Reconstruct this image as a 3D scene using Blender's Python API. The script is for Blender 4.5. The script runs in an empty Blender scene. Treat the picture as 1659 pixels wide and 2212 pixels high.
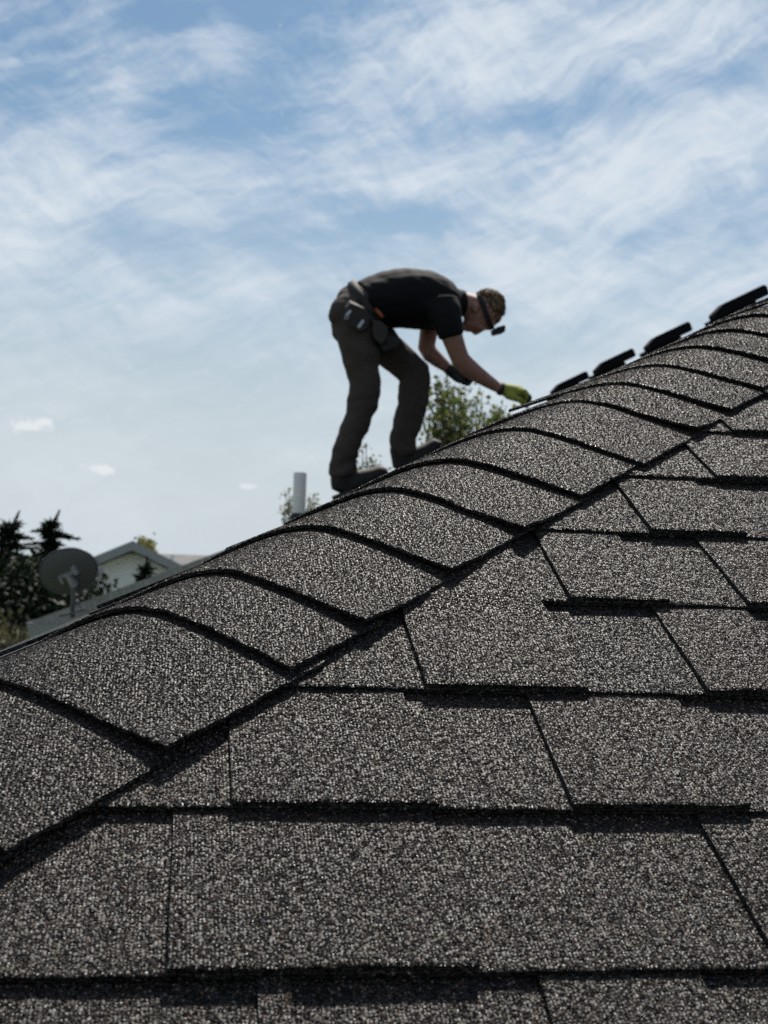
import bpy, bmesh, math, random
from mathutils import Vector, Matrix, noise
R = math.radians
rnd = random.Random(7)
sc = bpy.context.scene
C = sc.collection

# ------------------------------------------------------------------ camera
CAM = Vector((0.0, -0.7278, 0.2226))
YAW, PIT, ROL = 0.15771, 0.03886, 0.03482
fw = Vector((math.sin(YAW) * math.cos(PIT), math.cos(YAW) * math.cos(PIT), math.sin(PIT)))
rt = Vector((math.cos(YAW), -math.sin(YAW), 0))
up = rt.cross(fw)
rt, up = rt * math.cos(ROL) + up * math.sin(ROL), up * math.cos(ROL) - rt * math.sin(ROL)
cd = bpy.data.cameras.new('camera')
cam = bpy.data.objects.new('camera', cd)
C.objects.link(cam)
m = Matrix((rt, up, -fw)).transposed().to_4x4()
m.translation = CAM
cam.matrix_world = m
cd.sensor_fit = 'VERTICAL'
cd.sensor_height = 36
cd.sensor_width = 27
cd.lens = 48
cd.clip_start = 0.02
cd.clip_end = 6000
cd.dof.use_dof = True
cd.dof.focus_distance = 1.15
cd.dof.aperture_fstop = 16
sc.camera = cam
FPX = 48 / 36 * 2212          # focal length in pixels of a 1659 x 2212 picture


def at(px, py, Y):
    """world point at depth plane y = Y behind a pixel of the 1659 x 2212 picture"""
    d = fw + rt * ((px - 829.5) / FPX) - up * ((py - 1106) / FPX)
    t = (Y - CAM.y) / d.y
    return CAM + d * t


# ------------------------------------------------------------------ world and sun
SUN_EL, SUN_AZ = R(54), R(16)      # azimuth measured from +y towards +x
w = bpy.data.worlds.new('World')
sc.world = w
w.use_nodes = True
wt = w.node_tree
wt.nodes.clear()


class NT:
    """small node-building helper"""
    def __init__(s, tree):
        s.t = tree

    def n(s, typ, **k):
        o = s.t.nodes.new(typ)
        for a, b in k.items():
            setattr(o, a, b)
        return o

    def link(s, a, b):
        s.t.links.new(a, b)

    def put(s, sock, v):
        if isinstance(v, bpy.types.NodeSocket):
            s.t.links.new(v, sock)
        else:
            sock.default_value = v

    def math(s, op, a, b=0.0, c=0.0, clamp=False):
        o = s.n('ShaderNodeMath', operation=op, use_clamp=clamp)
        s.put(o.inputs[0], a)
        s.put(o.inputs[1], b)
        s.put(o.inputs[2], c)
        return o.outputs[0]

    def vmath(s, op, a, b=(0, 0, 0), scale=None):
        o = s.n('ShaderNodeVectorMath', operation=op)
        s.put(o.inputs[0], a)
        s.put(o.inputs[1], b)
        if scale is not None:
            s.put(o.inputs[3], scale)
        return o.outputs[1] if op in ('LENGTH', 'DOT_PRODUCT') else o.outputs[0]

    dims = '3D'

    def noise(s, vec, scale, detail=4, rough=0.5, dist=0.0, lac=2.0):
        o = s.n('ShaderNodeTexNoise', noise_dimensions=s.dims)
        s.put(o.inputs['Vector'], vec)
        s.put(o.inputs['Scale'], scale)
        o.inputs['Detail'].default_value = detail
        o.inputs['Roughness'].default_value = rough
        o.inputs['Distortion'].default_value = dist
        o.inputs['Lacunarity'].default_value = lac
        return o

    def ramp(s, fac, stops, interp='LINEAR'):
        o = s.n('ShaderNodeValToRGB')
        o.color_ramp.interpolation = interp
        e = o.color_ramp.elements
        while len(e) < len(stops):
            e.new(0.5)
        for q, (p, c) in zip(e, stops):
            q.position = p
            q.color = (*c, 1) if len(c) == 3 else c
        s.put(o.inputs[0], fac)
        return o.outputs[0]

    def mix(s, fac, a, b, blend='MIX'):
        o = s.n('ShaderNodeMix', data_type='RGBA', blend_type=blend)
        s.put(o.inputs[0], fac)
        for sock, v in ((o.inputs[6], a), (o.inputs[7], b)):
            if isinstance(v, tuple) and len(v) == 3:
                v = (*v, 1)
            s.put(sock, v)
        return o.outputs[2]

    def smooth(s, v, lo, hi, to0=0.0, to1=1.0):
        o = s.n('ShaderNodeMapRange', interpolation_type='SMOOTHSTEP')
        s.put(o.inputs[0], v)
        o.inputs[1].default_value = lo
        o.inputs[2].default_value = hi
        o.inputs[3].default_value = to0
        o.inputs[4].default_value = to1
        return o.outputs[0]


N = NT(wt)
N.dims = '2D'
out = N.n('ShaderNodeOutputWorld')
bg = N.n('ShaderNodeBackground')
sky = N.n('ShaderNodeTexSky', sky_type='NISHITA')
sky.sun_disc = False
sky.sun_elevation = SUN_EL
sky.sun_rotation = SUN_AZ
sky.altitude = 300
sky.air_density = 1.0
sky.dust_density = 1.2
sky.ozone_density = 2.0
SKY_STRENGTH = 0.06
bg.inputs[1].default_value = SKY_STRENGTH
tc = N.n('ShaderNodeTexCoord')
dirv = tc.outputs['Generated']
sep = N.n('ShaderNodeSeparateXYZ')
N.link(dirv, sep.inputs[0])
DX, DY, DZ = sep.outputs
az = N.math('MULTIPLY', N.math('ARCTAN2', DX, DY), 180 / math.pi)          # degrees from +y towards +x
el = N.math('MULTIPLY', N.math('ARCSINE', DZ), 180 / math.pi)
ae = N.n('ShaderNodeCombineXYZ')
N.link(az, ae.inputs[0])
N.link(el, ae.inputs[1])
AE = ae.outputs[0]
# the cirrus sheet: soft banks cut by long fibres; the coordinates are bent so that the fibres drift and curl
warp = N.noise(AE, 0.05, 3, 0.5)
wv = N.vmath('SCALE', N.vmath('SUBTRACT', warp.outputs['Color'], (0.5, 0.5, 0.5)), scale=6.0)
warp2 = N.noise(AE, 0.30, 4, 0.6)
wv2 = N.vmath('SCALE', N.vmath('SUBTRACT', warp2.outputs['Color'], (0.5, 0.5, 0.5)), scale=1.3)
AEw = N.vmath('ADD', N.vmath('ADD', AE, wv), wv2)


def stretched(vec, ang, sx, sy):
    mp = N.n('ShaderNodeMapping', vector_type='TEXTURE')
    mp.inputs['Rotation'].default_value = (0, 0, R(ang))
    mp.inputs['Scale'].default_value = (1 / sx, 1 / sy, 1)
    N.link(vec, mp.inputs[0])
    return mp.outputs[0]


big = N.noise(stretched(AEw, 10, 0.07, 0.15), 1.0, 4, 0.55).outputs[0]
fib1 = N.noise(stretched(AEw, 21, 0.12, 0.62), 1.0, 7, 0.66, 0.15).outputs[0]
fib2 = N.noise(stretched(AEw, -28, 0.24, 0.95), 1.0, 6, 0.64, 0.15).outputs[0]
fine = N.noise(stretched(AEw, 16, 0.6, 2.6), 1.0, 4, 0.65, 0.0).outputs[0]


def blob(a0, e0, sa, se, ang=0.0, amp=1.0):
    """soft bank of cloud round one direction of the sky (degrees)"""
    ca, sa_ = math.cos(R(ang)), math.sin(R(ang))
    u_ = N.math('MULTIPLY_ADD', az, ca / sa, N.math('MULTIPLY_ADD', el, sa_ / sa, -(a0 * ca + e0 * sa_) / sa))
    v_ = N.math('MULTIPLY_ADD', el, ca / se, N.math('MULTIPLY_ADD', az, -sa_ / se, -(e0 * ca - a0 * sa_) / se))
    r2 = N.math('MULTIPLY_ADD', u_, u_, N.math('MULTIPLY', v_, v_))
    return N.math('MULTIPLY', N.math('POWER', math.e, N.math('MULTIPLY', r2, -1.0)), amp)


def pix_dir(px, py):
    d = (fw + rt * ((px - 829.5) / FPX) - up * ((py - 1106) / FPX)).normalized()
    return math.degrees(math.atan2(d.x, d.y)), math.degrees(math.asin(d.z))


BANKS = [  # picture x, y, half sizes in degrees, tilt, amount
    (1000, 120, 4.6, 2.3, 8, 0.42), (1330, 90, 5.0, 1.6, 12, 0.30), (1560, 40, 3.5, 1.4, 20, 0.22),
    (1400, 330, 6.5, 2.0, 18, 0.34), (1600, 250, 3.5, 1.2, 18, 0.20), (1250, 430, 4.5, 1.2, 6, 0.22),
    (560, 370, 7.5, 1.1, 7, 0.30), (130, 410, 4.6, 2.0, 25, 0.20), (40, 560, 2.6, 1.8, 0, 0.22),
    (720, 230, 2.6, 1.1, -35, 0.20), (870, 400, 4.0, 0.8, -14, 0.22), (470, 110, 1.3, 1.0, -30, 0.22),
    (270, 200, 0.9, 0.8, 0, 0.24), (220, 60, 3.0, 0.8, -40, 0.15), (520, 590, 2.8, 1.5, -40, 0.30), (300, 640, 3.5, 1.0, -25, 0.20), (1000, 545, 2.5, 0.5, -10, 0.2), (720, 480, 1.6, 0.5, 0, 0.25), (880, 510, 1.0, 0.3, -10, 0.25),
    (900, 560, 6.0, 0.9, -8, 0.16), (1450, 620, 8.0, 2.0, 4, 0.26), (130, 270, 1.6, 0.6, 20, 0.15),
    (850, 300, 3.5, 2.0, -20, 0.12),
    (480, 250, 3.6, 1.2, 0, -0.20), (620, 60, 3.0, 2.2, 0, -0.22), (60, 190, 2.0, 1.4, 0, -0.22),
    (900, 480, 5.0, 0.9, 4, -0.26), (420, 520, 4.6, 0.8, 6, -0.22), (1480, 500, 4.0, 0.6, 8, -0.22),
    (1190, 255, 2.6, 0.6, 8, -0.24), (1580, 160, 2.6, 0.6, 14, -0.20), (330, 20, 3.5, 1.0, 0, -0.12),
]
tot = None
for px, py, sa, se, ang, amp in BANKS:
    a0, e0 = pix_dir(px, py)
    b = blob(a0, e0, sa, se, ang, amp)
    tot = b if tot is None else N.math('ADD', tot, b)
fib = N.math('ADD', N.math('MULTIPLY', fib1, 0.56), N.math('ADD', N.math('MULTIPLY', fib2, 0.32), N.math('MULTIPLY', fine, 0.12)))
cov = N.math('ADD', N.math('MULTIPLY', big, 0.55), N.math('MULTIPLY', tot, 1.0))
dens = N.math('ADD', cov, N.math('MULTIPLY', N.math('SUBTRACT', fib, 0.5), N.smooth(el, 2, 11, 0.8, 2.05)))
cmask = N.smooth(dens, -0.05, 1.02, 0.0, 0.95)
# faint veil everywhere, thicker low down
veil = N.smooth(el, 24, 0, 0.05, 0.22)
cmask = N.math('ADD', cmask, N.math('MULTIPLY', veil, N.math('SUBTRACT', 1.0, cmask)))
# three small fair-weather puffs low in the sky
puffn = N.noise(AE, 1.6, 5, 0.6).outputs[0]
puffs = None
for px, py, sa, se in ((55, 921, 1.15, 0.26), (222, 1014, 0.78, 0.24), (536, 1051, 0.5, 0.16), (95, 912, 0.4, 0.22)):
    a0, e0 = pix_dir(px, py)
    b = blob(a0, e0, sa, se, -3)
    puffs = b if puffs is None else N.math('MAXIMUM', puffs, b)
pm = N.smooth(N.math('ADD', puffs, N.math('MULTIPLY', N.math('SUBTRACT', puffn, 0.5), 1.9)), 0.30, 1.0, 0, 0.75)
skycol = N.mix(1.0, sky.outputs[0], (0.66, 0.90, 0.98), 'MULTIPLY')
skycol = N.mix(N.smooth(el, 19, 1, 0.0, 1.0), skycol, (6.9, 7.8, 8.3))      # milky summer haze low down
col = N.mix(cmask, skycol, (9.3, 10.1, 10.9))
col = N.mix(pm, col, (10.6, 11.0, 11.2))
N.link(col, bg.inputs[0])
N.link(bg.outputs[0], out.inputs[0])

sl = bpy.data.lights.new('sun', 'SUN')
sun = bpy.data.objects.new('sun', sl)
C.objects.link(sun)
sl.energy = 4.7
sl.angle = R(0.6)
sl.color = (1.0, 0.94, 0.85)
sdir = Vector((math.sin(SUN_AZ) * math.cos(SUN_EL), math.cos(SUN_AZ) * math.cos(SUN_EL), math.sin(SUN_EL)))
sun.rotation_euler = sdir.to_track_quat('Z', 'Y').to_euler()
sun.location = sdir * 30

sc.view_settings.view_transform = 'Standard'
sc.view_settings.look = 'None'
sc.view_settings.gamma = 1
sc.view_settings.exposure = 0.387
sc.view_settings.use_curve_mapping = False
sc.render.engine = 'CYCLES'
sc.cycles.max_bounces = 4
sc.cycles.diffuse_bounces = 2
sc.cycles.glossy_bounces = 2
w.cycles.sampling_method = 'MANUAL'
w.cycles.sample_map_resolution = 256
sc.cycles.use_denoising = False

# ------------------------------------------------------------------ materials
MATS = {}


def new_mat(name):
    m = bpy.data.materials.new(name)
    m.use_nodes = True
    n = NT(m.node_tree)
    return m, n, m.node_tree.nodes['Principled BSDF']


def plain(name, col, rough=0.6, metal=0.0, var=0.15, scale=30.0, bump=0.0, spec=0.5, bscale=None):
    """procedural colour with slight uneven tone and optional fine relief"""
    if name in MATS:
        return MATS[name]
    m, n, b = new_mat(name)
    t = n.n('ShaderNodeTexCoord').outputs['Object']
    nz = n.noise(t, scale, 5, 0.6).outputs[0]
    lo = tuple(c * (1 - var) for c in col)
    hi = tuple(min(1, c * (1 + var)) for c in col)
    n.put(b.inputs['Base Color'], n.ramp(nz, [(0.3, lo), (0.7, hi)]))
    b.inputs['Roughness'].default_value = rough
    b.inputs['Metallic'].default_value = metal
    b.inputs['Specular IOR Level'].default_value = spec
    if bump:
        bp = n.n('ShaderNodeBump')
        bp.inputs['Strength'].default_value = bump
        bp.inputs['Distance'].default_value = 0.004
        n.link(n.noise(t, bscale or scale * 4, 4, 0.6).outputs[0], bp.inputs['Height'])
        n.link(bp.outputs[0], b.inputs['Normal'])
    MATS[name] = m
    return m


def granule_mat(name, warm=0.5, cell=0.0022, bright=0.3):
    """mineral-granule surface of an asphalt shingle: every granule has a tone and a facet of its own"""
    m, n, b = new_mat(name)
    oi = n.n('ShaderNodeObjectInfo').outputs['Random']
    t = n.n('ShaderNodeTexCoord').outputs['Object']
    off = n.n('ShaderNodeCombineXYZ')
    for k, q in enumerate((37.0, 19.0, 11.0)):
        n.link(n.math('MULTIPLY', oi, q), off.inputs[k])
    p = n.vmath('ADD', t, off.outputs[0])
    vo = n.n('ShaderNodeTexVoronoi', feature='F1')
    n.put(vo.inputs['Vector'], p)
    vo.inputs['Scale'].default_value = 1 / cell
    vo.inputs['Randomness'].default_value = 1.0
    cs = n.n('ShaderNodeSeparateColor')
    n.link(vo.outputs['Color'], cs.inputs[0])
    tone = n.ramp(cs.outputs[0], [
        (0.0, (0.007, 0.007, 0.008)), (0.38, (0.014, 0.0135, 0.014)), (0.58, (0.034, 0.032, 0.032)),
        (0.74, (0.075, 0.070, 0.068)), (0.86, (0.19, 0.182, 0.176)), (0.95, (0.42, 0.41, 0.40)), (1.0, (0.66, 0.65, 0.63))])
    # brownish granules mixed in; how many differs from shingle to shingle
    brown = n.ramp(cs.outputs[1], [(0.0, (0.035, 0.026, 0.024)), (0.6, (0.085, 0.062, 0.056)), (1.0, (0.21, 0.165, 0.145))])
    wn = n.noise(p, 9.0, 3, 0.5).outputs[0]
    sel = n.math('GREATER_THAN', n.math('ADD', cs.outputs[2], n.math('MULTIPLY', n.math('SUBTRACT', wn, 0.5), 0.6)),
                 n.math('SUBTRACT', 1.02 - 0.30 * warm, n.math('MULTIPLY', oi, 0.38)))
    colr = n.mix(sel, tone, brown)
    # broad, faint tone drift
    drift = n.noise(p, 16.0, 3, 0.6).outputs[0]
    rowv = n.math('ADD', n.math('MULTIPLY', oi, 0.35), 0.72)
    k = n.math('MULTIPLY', n.math('ADD', n.math('MULTIPLY', drift, 0.7), 0.6), n.math('MULTIPLY', rowv, bright))
    kk = n.n('ShaderNodeCombineColor')
    for i in range(3):
        n.link(k, kk.inputs[i])
    gran = n.mix(1.0, colr, kk.outputs[0], 'MULTIPLY')
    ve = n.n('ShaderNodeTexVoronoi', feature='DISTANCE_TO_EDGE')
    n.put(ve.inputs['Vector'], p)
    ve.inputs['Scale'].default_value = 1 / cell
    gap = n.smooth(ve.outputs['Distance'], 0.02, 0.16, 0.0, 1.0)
    n.put(b.inputs['Base Color'], n.mix(gap, (0.006, 0.006, 0.006), gran))  # asphalt black between grains, also painted in for the shade they don't cast
    # relief: each grain is a rounded, randomly tilted pebble, bedded in black asphalt and painted shade
    d = n.vmath('SCALE', n.vmath('SUBTRACT', p, vo.outputs['Position']), scale=1 / cell * 1.5)
    rv = n.vmath('SCALE', n.vmath('SUBTRACT', vo.outputs['Color'], (0.5, 0.5, 0.5)), scale=1.1)
    geo = n.n('ShaderNodeNewGeometry').outputs['Normal']
    nn = n.vmath('NORMALIZE', n.vmath('ADD', n.vmath('ADD', geo, d), rv))
    n.link(nn, b.inputs['Normal'])
    n.put(b.inputs['Roughness'], n.math('ADD', n.math('MULTIPLY', cs.outputs[2], 0.35), 0.34))
    b.inputs['Specular IOR Level'].default_value = 0.45
    MATS[name] = m
    return m


def pebble_mat(name, warm, tint=(0.96, 0.875, 0.825)):
    """loose mineral granules: tone picked per grain"""
    m, n, b = new_mat(name)
    at_ = n.n('ShaderNodeAttribute', attribute_name='tone')
    r = at_.outputs['Fac']
    wn = n.n('ShaderNodeTexWhiteNoise', noise_dimensions='1D')
    n.put(wn.inputs['W'], n.math('MULTIPLY', r, 913.7))
    cs = n.n('ShaderNodeSeparateColor')
    n.link(wn.outputs['Color'], cs.inputs[0])
    grey = n.ramp(r, [(0.0, (0.0030, 0.0024, 0.0021)), (0.42, (0.0080, 0.0066, 0.0058)), (0.62, (0.022, 0.0182, 0.016)),
                      (0.78, (0.060, 0.0505, 0.044)), (0.90, (0.150, 0.128, 0.112)), (1.0, (0.48, 0.425, 0.375))])
    brown = n.ramp(r, [(0.0, (0.0055, 0.0032, 0.0026)), (0.5, (0.022, 0.0135, 0.0108)), (0.75, (0.065, 0.041, 0.032)), (0.92, (0.14, 0.094, 0.073)), (1.0, (0.28, 0.205, 0.15))])
    gm = n.mix(n.math('LESS_THAN', cs.outputs[0], warm), grey, brown)
    # some shingles a shade lighter than others, and soft drifts of tone along each
    t = n.n('ShaderNodeTexCoord').outputs['Object']
    oi = n.n('ShaderNodeObjectInfo').outputs['Random']
    dr = n.noise(t, 11.0, 3, 0.6).outputs[0]
    k = n.math('ADD', n.math('MULTIPLY', oi, 0.46), n.math('ADD', n.math('MULTIPLY', dr, 0.64), 0.02))
    kk = n.n('ShaderNodeCombineColor')
    for i in range(3):
        n.link(n.math('MULTIPLY', k, tint[i]), kk.inputs[i])
    n.put(b.inputs['Base Color'], n.mix(1.0, gm, kk.outputs[0], 'MULTIPLY'))
    n.put(b.inputs['Roughness'], n.math('ADD', n.math('MULTIPLY', cs.outputs[1], 0.45), 0.40))
    b.inputs['Specular IOR Level'].default_value = 0.16
    return m


def granule_nodes(name, mat, density, r0, r1):
    """real granules bedded in the upper face of a shingle: faceted chips, each turned and tilted its own way"""
    me = bpy.data.meshes.new('granule')
    me.from_pydata([(-1.05, -.75, -.35), (.95, -.85, -.35), (1.1, .7, -.35), (-.85, .85, -.35), (.12, .08, .85)], [],
                   [(0, 1, 4), (1, 2, 4), (2, 3, 4), (3, 0, 4)])
    me.materials.append(mat)
    src = bpy.data.objects.new('granule', me)          # never linked to the scene: only its mesh is used
    g = bpy.data.node_groups.new(name, 'GeometryNodeTree')
    g.interface.new_socket('Geometry', in_out='INPUT', socket_type='NodeSocketGeometry')
    g.interface.new_socket('Geometry', in_out='OUTPUT', socket_type='NodeSocketGeometry')
    nn, L = g.nodes, g.links
    gi, go = nn.new('NodeGroupInput'), nn.new('NodeGroupOutput')
    nrm = nn.new('GeometryNodeInputNormal')
    sx = nn.new('ShaderNodeSeparateXYZ')
    L.new(nrm.outputs[0], sx.inputs[0])
    cmp_ = nn.new('FunctionNodeCompare')
    cmp_.operation = 'GREATER_THAN'
    cmp_.inputs[1].default_value = 0.3
    L.new(sx.outputs[2], cmp_.inputs[0])
    dp = nn.new('GeometryNodeDistributePointsOnFaces')
    dp.inputs['Density'].default_value = density
    L.new(gi.outputs[0], dp.inputs['Mesh'])
    L.new(cmp_.outputs[0], dp.inputs['Selection'])
    oi = nn.new('GeometryNodeObjectInfo')
    oi.inputs[0].default_value = src
    rs = nn.new('FunctionNodeRandomValue')
    rs.data_type = 'FLOAT_VECTOR'
    rs.inputs[0].default_value = (r0, r0 * 0.8, r0 * 0.75)
    rs.inputs[1].default_value = (r1, r1 * 0.9, r1 * 0.85)
    rv = nn.new('FunctionNodeRandomValue')
    rv.data_type = 'FLOAT_VECTOR'
    rv.inputs[0].default_value = (-0.45, -0.45, -3.14)
    rv.inputs[1].default_value = (0.45, 0.45, 3.14)
    rr_ = nn.new('FunctionNodeRotateRotation')
    rr_.rotation_space = 'LOCAL'
    L.new(dp.outputs['Rotation'], rr_.inputs[0])
    e2r = nn.new('FunctionNodeEulerToRotation')
    L.new(rv.outputs[0], e2r.inputs[0])
    L.new(e2r.outputs[0], rr_.inputs[1])
    io = nn.new('GeometryNodeInstanceOnPoints')
    L.new(dp.outputs['Points'], io.inputs['Points'])
    L.new(oi.outputs['Geometry'], io.inputs['Instance'])
    L.new(rr_.outputs[0], io.inputs['Rotation'])
    L.new(rs.outputs[0], io.inputs['Scale'])
    st = nn.new('GeometryNodeStoreNamedAttribute')
    st.data_type = 'FLOAT'
    st.domain = 'INSTANCE'
    st.inputs['Name'].default_value = 'tone'
    rt_ = nn.new('FunctionNodeRandomValue')
    rt_.data_type = 'FLOAT'
    rt_.inputs['Seed'].default_value = 5
    L.new(rt_.outputs[1], st.inputs['Value'])
    L.new(io.outputs[0], st.inputs[0])
    rl = nn.new('GeometryNodeRealizeInstances')
    L.new(st.outputs[0], rl.inputs[0])
    jn = nn.new('GeometryNodeJoinGeometry')
    L.new(gi.outputs[0], jn.inputs[0])
    L.new(rl.outputs[0], jn.inputs[0])
    L.new(jn.outputs[0], go.inputs[0])
    return g


GN_GREY = granule_nodes('granules_on_base', pebble_mat('pebble_grey', 0.48), 332000, 0.00066, 0.00132)
GN_CAP = granule_nodes('granules_on_cap', pebble_mat('pebble_cap', 0.6, (0.60, 0.545, 0.515)), 332000, 0.00066, 0.00132)
GN_CAPC = granule_nodes('granules_on_cap_coarse', pebble_mat('pebble_cap_far', 0.6, (0.66, 0.60, 0.565)), 190000, 0.00088, 0.00165)
GN_COARSE = granule_nodes('granules_coarse', pebble_mat('pebble_mixed', 0.58), 190000, 0.00088, 0.00165)
GN_BROWN = granule_nodes('granules_on_tab', pebble_mat('pebble_brown', 0.72), 332000, 0.00066, 0.00132)


def granulate(o, g):
    md = o.modifiers.new('granules', 'NODES')
    md.node_group = g


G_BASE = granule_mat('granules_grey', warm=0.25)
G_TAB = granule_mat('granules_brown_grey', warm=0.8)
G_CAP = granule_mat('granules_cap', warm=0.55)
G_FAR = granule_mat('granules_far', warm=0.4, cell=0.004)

# ------------------------------------------------------------------ object helpers


def link_mesh(name, verts, faces, mat, parent=None, smooth=False):
    me = bpy.data.meshes.new(name)
    me.from_pydata([tuple(v) for v in verts], [], faces)
    me.update()
    if mat is not None:
        me.materials.append(mat)
    if smooth:
        me.polygons.foreach_set('use_smooth', [True] * len(me.polygons))
    o = bpy.data.objects.new(name, me)
    C.objects.link(o)
    if parent is not None:
        o.parent = parent
        if parent.type == 'EMPTY' or parent.matrix_world != Matrix():
            o.matrix_parent_inverse = basis(parent).inverted()
    return o


def basis(o):
    mw = o.matrix_basis.copy()
    while o.parent is not None:
        mw = o.parent.matrix_basis @ o.matrix_parent_inverse @ mw if False else o.parent.matrix_basis @ mw
        o = o.parent
    return mw


def thing(name, label, cat, loc=(0, 0, 0), group=None):
    o = bpy.data.objects.new(name, None)
    C.objects.link(o)
    o.empty_display_size = 0.1
    o.location = loc
    o['label'] = label
    o['category'] = cat
    if group:
        o['group'] = group
    return o


def tag(o, label, cat, group=None):
    o['label'] = label
    o['category'] = cat
    if group:
        o['group'] = group
    return o


class MB:
    """collects geometry in world coordinates, links it as one mesh"""
    def __init__(s):
        s.v, s.f = [], []

    def add(s, vs, fs):
        k = len(s.v)
        s.v += [Vector(q) for q in vs]
        s.f += [tuple(i + k for i in f) for f in fs]
        return s

    def box(s, c, dx, dy, dz):
        """box from a centre and three half-axis vectors"""
        c, dx, dy, dz = map(Vector, (c, dx, dy, dz))
        vs = [c + dx * i + dy * j + dz * k for k in (-1, 1) for j in (-1, 1) for i in (-1, 1)]
        return s.add(vs, [(0, 2, 3, 1), (4, 5, 7, 6), (0, 1, 5, 4), (2, 6, 7, 3), (0, 4, 6, 2), (1, 3, 7, 5)])

    def prism(s, poly, ext):
        """closed outline of points swept along a vector"""
        ext = Vector(ext)
        n = len(poly)
        vs = [Vector(q) for q in poly] + [Vector(q) + ext for q in poly]
        fs = [tuple(range(n))[::-1], tuple(range(n, 2 * n))]
        fs += [(i, (i + 1) % n, n + (i + 1) % n, n + i) for i in range(n)]
        return s.add(vs, fs)

    def tube(s, pts, rad, seg=10, cap=True):
        pts = [Vector(q) for q in pts]
        n = len(pts)
        rad = [rad] * n if isinstance(rad, (int, float)) else rad
        k = len(s.v)
        a = None
        for i, q in enumerate(pts):
            t = (pts[min(i + 1, n - 1)] - pts[max(i - 1, 0)]).normalized()
            if a is None:
                a = t.orthogonal().normalized()
            a = (a - t * a.dot(t)).normalized()
            b = t.cross(a)
            for j in range(seg):
                th = 2 * math.pi * j / seg
                s.v.append(q + (a * math.cos(th) + b * math.sin(th)) * rad[i])
        for i in range(n - 1):
            for j in range(seg):
                s.f.append((k + i * seg + j, k + i * seg + (j + 1) % seg, k + (i + 1) * seg + (j + 1) % seg, k + (i + 1) * seg + j))
        if cap:
            s.f.append(tuple(k + j for j in range(seg))[::-1])
            s.f.append(tuple(k + (n - 1) * seg + j for j in range(seg)))
        return s

    def build(s, name, mat, parent=None, smooth=False):
        return link_mesh(name, s.v, s.f, mat, parent, smooth)


# ------------------------------------------------------------------ the roof: frame of reference
P = 0.5                                   # roof pitch, rise over run
CP = 1 / math.hypot(1, P)
E = 0.143                                 # course exposure
X0 = -0.367                               # hip passes x = X0 at y = 0
EAVE_Y = -0.80
RIDGE_Y = 4.2
NEAR_U = Vector((1, 0, 0))
NEAR_V = Vector((0, CP, P * CP))
NEAR_N = Vector((0, -P * CP, CP))
PSI = math.atan(math.hypot(1, P))
HIP = Vector((1, 1, P)).normalized()
HIP0 = Vector((X0, 0, 0))
LA, LB, LC0 = P, -0.019, 0.021             # far slope: z = LA (x - X0) + LB y + LC0 (its courses run a degree off square)
EPS = -LB / LA
LC = Vector((EPS, 1, 0)).normalized()      # course direction on the far slope
LEFT_N = Vector((-LA, -LB, 1)).normalized()
LEFT_O = Vector((X0, 0, LC0))
LEFT_V = LC.cross(LEFT_N)
if LEFT_V.z < 0:
    LEFT_V = -LEFT_V
# in-plane directions square to the hip, pointing down each slope
RIGHT_D = HIP.cross(NEAR_N).normalized()
if RIGHT_D.z > 0:
    RIGHT_D = -RIGHT_D
LEFT_D = HIP.cross(LEFT_N).normalized()
if LEFT_D.z > 0:
    LEFT_D = -LEFT_D


def near(u, v, h):
    return NEAR_U * u + NEAR_V * v + NEAR_N * h


def left(c, v, h):
    """point on the far slope: c metres along its course line, v up the slope from the hip start"""
    return LEFT_O + LC * c + LEFT_V * v + LEFT_N * h


def left_z(x, y):
    return LA * (x - X0) + LB * y + LC0


def hip_u(v):
    return X0 + v * math.cos(PSI) / math.sin(PSI)


GROUND_Z = -3.35
# ground
m_grass, n_, b_ = new_mat('lawn')
t_ = n_.n('ShaderNodeTexCoord').outputs['Object']
nz1 = n_.noise(t_, 0.6, 6, 0.6).outputs[0]
n_.put(b_.inputs['Base Color'], n_.ramp(nz1, [(0.3, (0.035, 0.05, 0.018)), (0.6, (0.06, 0.075, 0.03)), (0.8, (0.10, 0.095, 0.05))]))
b_.inputs['Roughness'].default_value = 0.95
gr = link_mesh('ground', [(-2500, -2500, GROUND_Z), (2500, -2500, GROUND_Z), (2500, 2500, GROUND_Z), (-2500, 2500, GROUND_Z)],
               [(0, 1, 2, 3)], m_grass)
gr['kind'] = 'structure'

# ------------------------------------------------------------------ the house we stand on
house = thing('house', 'house whose brown-grey shingled hip roof fills the foreground', 'house', (3.9, 5.0, GROUND_Z))
m_deck = plain('roof_felt', (0.02, 0.02, 0.021), 0.9, bump=0.3)
m_siding = plain('house_siding', (0.55, 0.54, 0.5), 0.7)
m_trim = plain('white_trim', (0.72, 0.72, 0.7), 0.5)
VE = EAVE_Y / CP                           # slope coordinate of the eave
VT = RIDGE_Y / CP
apex = HIP0 + Vector((RIDGE_Y, RIDGE_Y, P * RIDGE_Y))
WID = (apex.x - (X0 + EAVE_Y)) * 2         # eave length of the hip end
DEPTH_END = 13.5


def on_plane(mb, pts, n, th):
    mb.prism([Vector(q) - n * th for q in pts], n * th)


e0 = Vector((X0 + EAVE_Y, EAVE_Y, P * EAVE_Y))
e1 = e0 + Vector((WID, 0, 0))
mb = MB()
on_plane(mb, [e0 - NEAR_N * 0.004, e1 - NEAR_N * 0.004, apex - NEAR_N * 0.004], NEAR_N, 0.02)
slope_near = mb.build('roof_slope', m_deck, house)
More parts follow.
